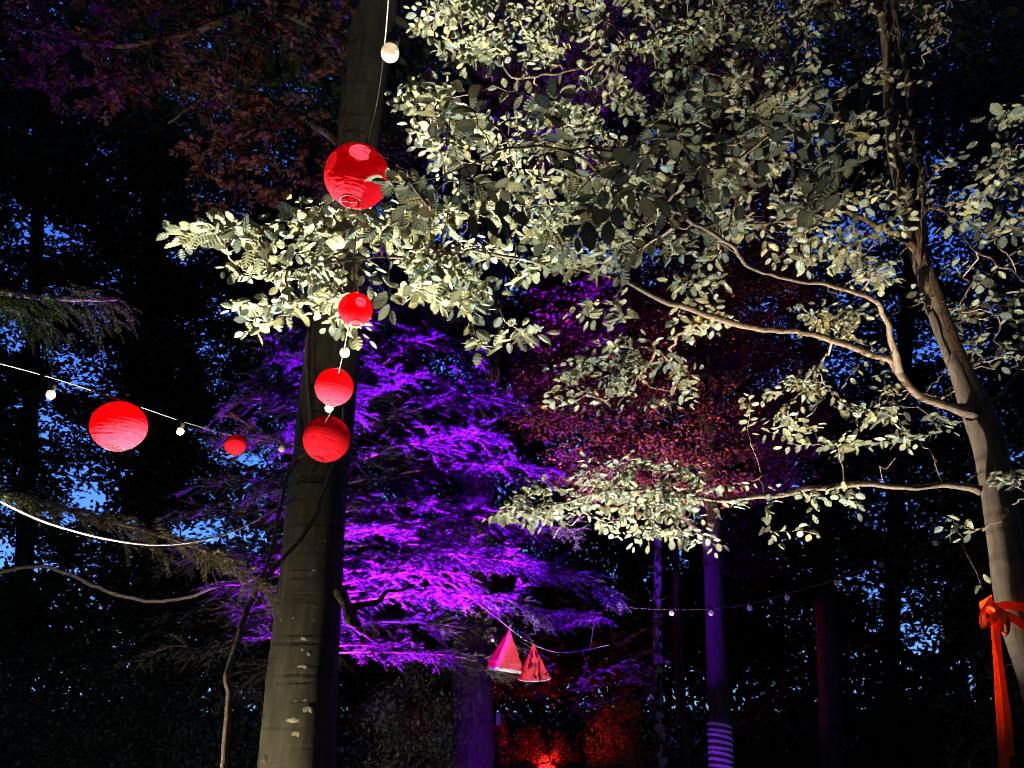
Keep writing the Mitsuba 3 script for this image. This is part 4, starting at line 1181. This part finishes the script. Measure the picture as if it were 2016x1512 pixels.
# ------------------------------------------------------------------ ribbon on the beech
def strip_mesh(center, width_dir, width, thick=0.0015):
    p = np.asarray(center, float)
    w = nrm(np.asarray(width_dir, float)) * (np.asarray(width, float) / 2)[:, None]
    t = nrm(np.gradient(p, axis=0))
    nn = nrm(np.cross(t, w)) * thick / 2
    n = len(p)
    v = np.stack([p - w - nn, p + w - nn, p + w + nn, p - w + nn], 1).reshape(-1, 3)
    f = []
    for i in range(n - 1):
        for j in range(4):
            a, b = i * 4 + j, i * 4 + (j + 1) % 4
            f.append([a, b, b + 4, a + 4])
    f += [[0, 3, 2, 1], [n * 4 - 4, n * 4 - 3, n * 4 - 2, n * 4 - 1]]
    return v, np.array(f)


def ribbon():
    key = thing('orange_ribbon', 'orange-red ribbon tied in a bow round the beech trunk, its tails hanging', 'ribbon')

    def band(nm, rows, wide=None, **lab):
        """rows: (u, v, Y, width in px, angle of the width direction in degrees from horizontal, depth lean)."""
        q = []
        for u, v, Y, w, ang, lean in rows:
            c = at(u, v, Y)
            q.append([*c, px(w, c), math.radians(ang), lean])
        s = spline(q, 0.012)
        wd = np.cos(s[:, 4])[:, None] * RIGHT + np.sin(s[:, 4])[:, None] * UP + s[:, 5][:, None] * FWD
        put(name_fast(f'{key}__{nm}'), strip_mesh(s[:, :3], wd, s[:, 3]), 'ribbon_satin', 40, **lab)

    band('tail', [(1955, 1205, 4.62, 13, 5, 0), (1957, 1240, 4.60, 13, 0, 0.1), (1962, 1300, 4.6, 15, 0, 0.2), (1968, 1380, 4.6, 18, 0, 0.1), (1974, 1450, 4.6, 20, 0, 0), (1978, 1540, 4.6, 21, 0, -0.1), (1980, 1620, 4.6, 21, 0, 0)])
    band('tail', [(1957, 1205, 4.57, 13, 5, 0), (1962, 1245, 4.55, 13, 0, -0.2), (1969, 1300, 4.55, 14, 0, 0.3), (1978, 1370, 4.55, 16, 0, 0.2), (1985, 1430, 4.55, 18, 0, 0.0), (1989, 1490, 4.56, 18, 0, 0)])
    # drooping loop on the left
    band('loop', [(1958, 1192, 4.56, 16, 95, 0.2), (1946, 1184, 4.54, 20, 60, 0.5), (1936, 1196, 4.52, 24, 10, 0.8), (1936, 1220, 4.52, 26, 5, 0.5), (1944, 1234, 4.54, 24, 15, 0.2), (1953, 1222, 4.56, 20, 20, -0.3), (1957, 1200, 4.57, 14, 40, 0)])
    band('loop', [(1957, 1194, 4.58, 14, 90, 0.1), (1948, 1178, 4.56, 18, 70, -0.3), (1938, 1182, 4.58, 18, 30, -0.6), (1942, 1200, 4.6, 18, 20, -0.3), (1956, 1204, 4.6, 12, 60, 0)])
    # loop on the right, curling under
    band('loop', [(1960, 1200, 4.57, 14, 70, 0.2), (1972, 1210, 4.54, 22, 50, 0.3), (1984, 1226, 4.52, 22, 15, 0.7), (1984, 1246, 4.52, 18, -20, 0.8), (1974, 1247, 4.55, 16, -50, 0.4), (1968, 1228, 4.58, 18, -10, 0.0), (1962, 1204, 4.6, 14, 40, 0)])
    # the band that runs round the trunk
    band('trunk_band', [(1958, 1196, 4.60, 16, 90, 0.0), (1978, 1192, 4.70, 17, 88, 0), (2002, 1194, 4.82, 17, 86, 0), (2026, 1197, 4.9, 17, 84, 0), (2044, 1200, 5.04, 17, 84, 0)])
    band('trunk_band', [(1960, 1204, 4.58, 14, 80, 0.0), (1985, 1212, 4.64, 16, 75, 0), (2010, 1228, 4.74, 17, 72, 0), (2035, 1246, 4.98, 17, 70, 0)])
    c = at(1958, 1196, 4.55)
    k = trimesh.creation.icosphere(3, 1.0)
    k.vertices *= np.array([0.024, 0.018, 0.026])
    k.vertices *= (1 + 0.25 * (meshkit.fbm(k.vertices * np.array([90, 90, 30]), 2, 1) - 0.5))[:, None]
    k.apply_translation(c)
    put(f'{key}__knot', k, 'ribbon_satin', True)


ribbon()


# ------------------------------------------------------------------ small box and floodlights
def sign_post():
    key = thing('post_box', 'small violet-lit pale box on a thin post right of the thick violet trunk', 'box')
    c = at(981, 1416, 19.4)
    w, h = px(9, c), px(23, c)
    gz = float(ground_z(c[0], c[1]))
    b = trimesh.creation.box((w, 0.06, h))
    b.apply_translation(c)
    put(f'{key}__panel', b, 'board_paint', False)
    p = trimesh.creation.cylinder(0.02, c[2] - h / 2 - gz + 0.1, sections=10)
    p.apply_translation([c[0], c[1], (c[2] - h / 2 + gz - 0.1) / 2])
    put(f'{key}__post', p, 'far_bark', 40)


sign_post()


def floodlight(label, pos, aim, size=0.11, lens=None):
    """A small floodlight: a finned housing and its front glass just below the light, on a stirrup and a spike."""
    key = thing('floodlight', label, 'lamp', None)
    aim = nrm(np.array(aim, float))
    pos = np.array(pos, float)
    x = nrm(np.cross(aim, [0.13, 0.97, 0.21]))
    M = np.eye(4)
    M[:3, :3] = np.stack([x, np.cross(aim, x), aim], 1)
    M[:3, 3] = pos - aim * 0.03
    body = trimesh.creation.revolve(np.array([[0, -0.14], [0.55, -0.14], [0.8, -0.11], [0.95, -0.02], [1.0, -0.012], [1.0, 0.0], [0.9, 0.0], [0.88, -0.02], [0, -0.02]]) * np.array([size, 1]), sections=28)
    parts = [body]
    for k in range(6):
        f = trimesh.creation.box((size * 1.0, 0.006, 0.05))
        f.apply_translation([0, (k - 2.5) * size * 0.2, -0.155])
        parts.append(f)
    b = trimesh.util.concatenate(parts)
    b.apply_transform(M)
    put(f'{key}__housing', b, 'lamp_metal', 35)
    g = trimesh.creation.cylinder(size * 0.87, 0.006, sections=28)
    g.apply_translation([0, 0, -0.012])
    g.apply_transform(M)
    put(f'{key}__lens', g, 'lamp_glass', 35)
    if lens:
        scene[f'{key}__lens']['emitter'] = {'type': 'area', 'radiance': {'type': 'rgb', 'value': lens}}
    gz = float(ground_z(pos[0], pos[1]))
    base = pos - aim * 0.1
    s = tube(np.array([[base[0], base[1], gz - 0.1], [base[0], base[1], base[2] - 0.02]]), 0.014, 8)
    put(f'{key}__spike', s, 'lamp_metal', 35)


floodlight('white floodlight on the ground in front of the tall trunk', LAMPS['white_lamp'][0], LAMPS['white_lamp'][1])
floodlight('small white fill floodlight added for the tall trunk', LAMPS['trunk_fill'][0], LAMPS['trunk_fill'][1], 0.07)
floodlight('white floodlight under the low beech branch', LAMPS['low_lamp'][0], LAMPS['low_lamp'][1], 0.08)
floodlight('purple floodlight at the foot of the conifer', LAMPS['purple_lamp'][0], LAMPS['purple_lamp'][1])
floodlight('purple fill floodlight added on the ground in front of the conifer', LAMPS['front_purple_fill'][0], LAMPS['front_purple_fill'][1])
floodlight('small violet fill floodlight added for the thick violet trunk', LAMPS['violet_trunk_fill'][0], LAMPS['violet_trunk_fill'][1], 0.07)
floodlight('violet floodlight beyond the thick violet trunk', LAMPS['violet_lamp'][0], LAMPS['violet_lamp'][1])
floodlight('warm floodlight under the copper beech', LAMPS['warm_lamp'][0], LAMPS['warm_lamp'][1])
floodlight('violet fill floodlight added for the striped tape', LAMPS['tape_fill'][0], LAMPS['tape_fill'][1], 0.07)
floodlight('small warm fill floodlight added for the forked beech trunk', LAMPS['beech_fill'][0], LAMPS['beech_fill'][1], 0.07)
floodlight('violet fill floodlight added under the right tips of the conifer', LAMPS['side_violet_fill'][0], LAMPS['side_violet_fill'][1], 0.08)
floodlight('white fill floodlight added under the lanterns', LAMPS['lantern_fill'][0], LAMPS['lantern_fill'][1], 0.08)
floodlight('greenish fill floodlight added under the fir boughs', LAMPS['green_fill'][0], LAMPS['green_fill'][1], 0.06)
floodlight('small white fill floodlight added for the hanging beech sprays', LAMPS['spray_fill'][0], LAMPS['spray_fill'][1], 0.07)
floodlight('narrow fill spotlight added for the red cones', LAMPS['cone_fill'][0], LAMPS['cone_fill'][1], 0.06)
floodlight('red floodlight under the left crown', LAMPS['maroon_lamp'][0], LAMPS['maroon_lamp'][1], 0.08)
floodlight('teal floodlight before the left shrubs', LAMPS['teal_lamp'][0], LAMPS['teal_lamp'][1], 0.07)


def young_plant():  # unseen plant, added only to cast leaf shadows on the right cone
    rng = np.random.default_rng(123)
    key = thing('young_plant', 'small leafy stem added out of view before the narrow spotlight to throw leaf shadows on the right cone', 'plant')
    c = np.array([1.065, 8.54, 0.93])
    gz = float(ground_z(c[0], c[1]))
    put(f'{key}__stem', tube(spline([[1.10, 8.60, gz - 0.05], [1.05, 8.56, 0.5], c], 0.05), 0.003, 6), 'twig_bark', True)
    n = 22
    P = c + rng.normal(0, 0.04, (n, 3)) + [0, 0, 0.012]
    v, f, cc = place(MIDLEAF, P, rand_unit(rng, n), rand_unit(rng, n), rng.uniform(0.018, 0.03, n), tints(rng, n, GREEN))
    put(f'{key}__foliage', (v, f), 'small_leaf', False, cc, kind='stuff')


young_plant()
red_pos = at(1075, 1507, 20.85)
red_aim = np.array([0.0, -0.25, 1.0])
floodlight('red floodlight shining at the bottom of the view right of the cones', red_pos, red_aim, 0.24, [60.0, 0.05, 0.05])
spot('red_lamp', red_pos + nrm(red_aim) * 0.02, (0.0, 0.15, 1.0), (1.0, 0.006, 0.006), 40.0, 75, 90, 1.0)
# undergrowth added to stand in for the misty glow round the lamp
shrub('low thicket added behind the red floodlight to stand in for its glow', 1020, 1140, 1440, 22.3, 103, (0.07, 0.05, 0.04), 34, 0.06, 'small_leaf', 0.34, 130)
shrub('low leaf tufts added round the red floodlight to stand in for its glow', 1030, 1122, 1482, 20.9, 104, (0.12, 0.10, 0.06), 26, 0.05, 'small_leaf', 0.12, 60, key='fern')
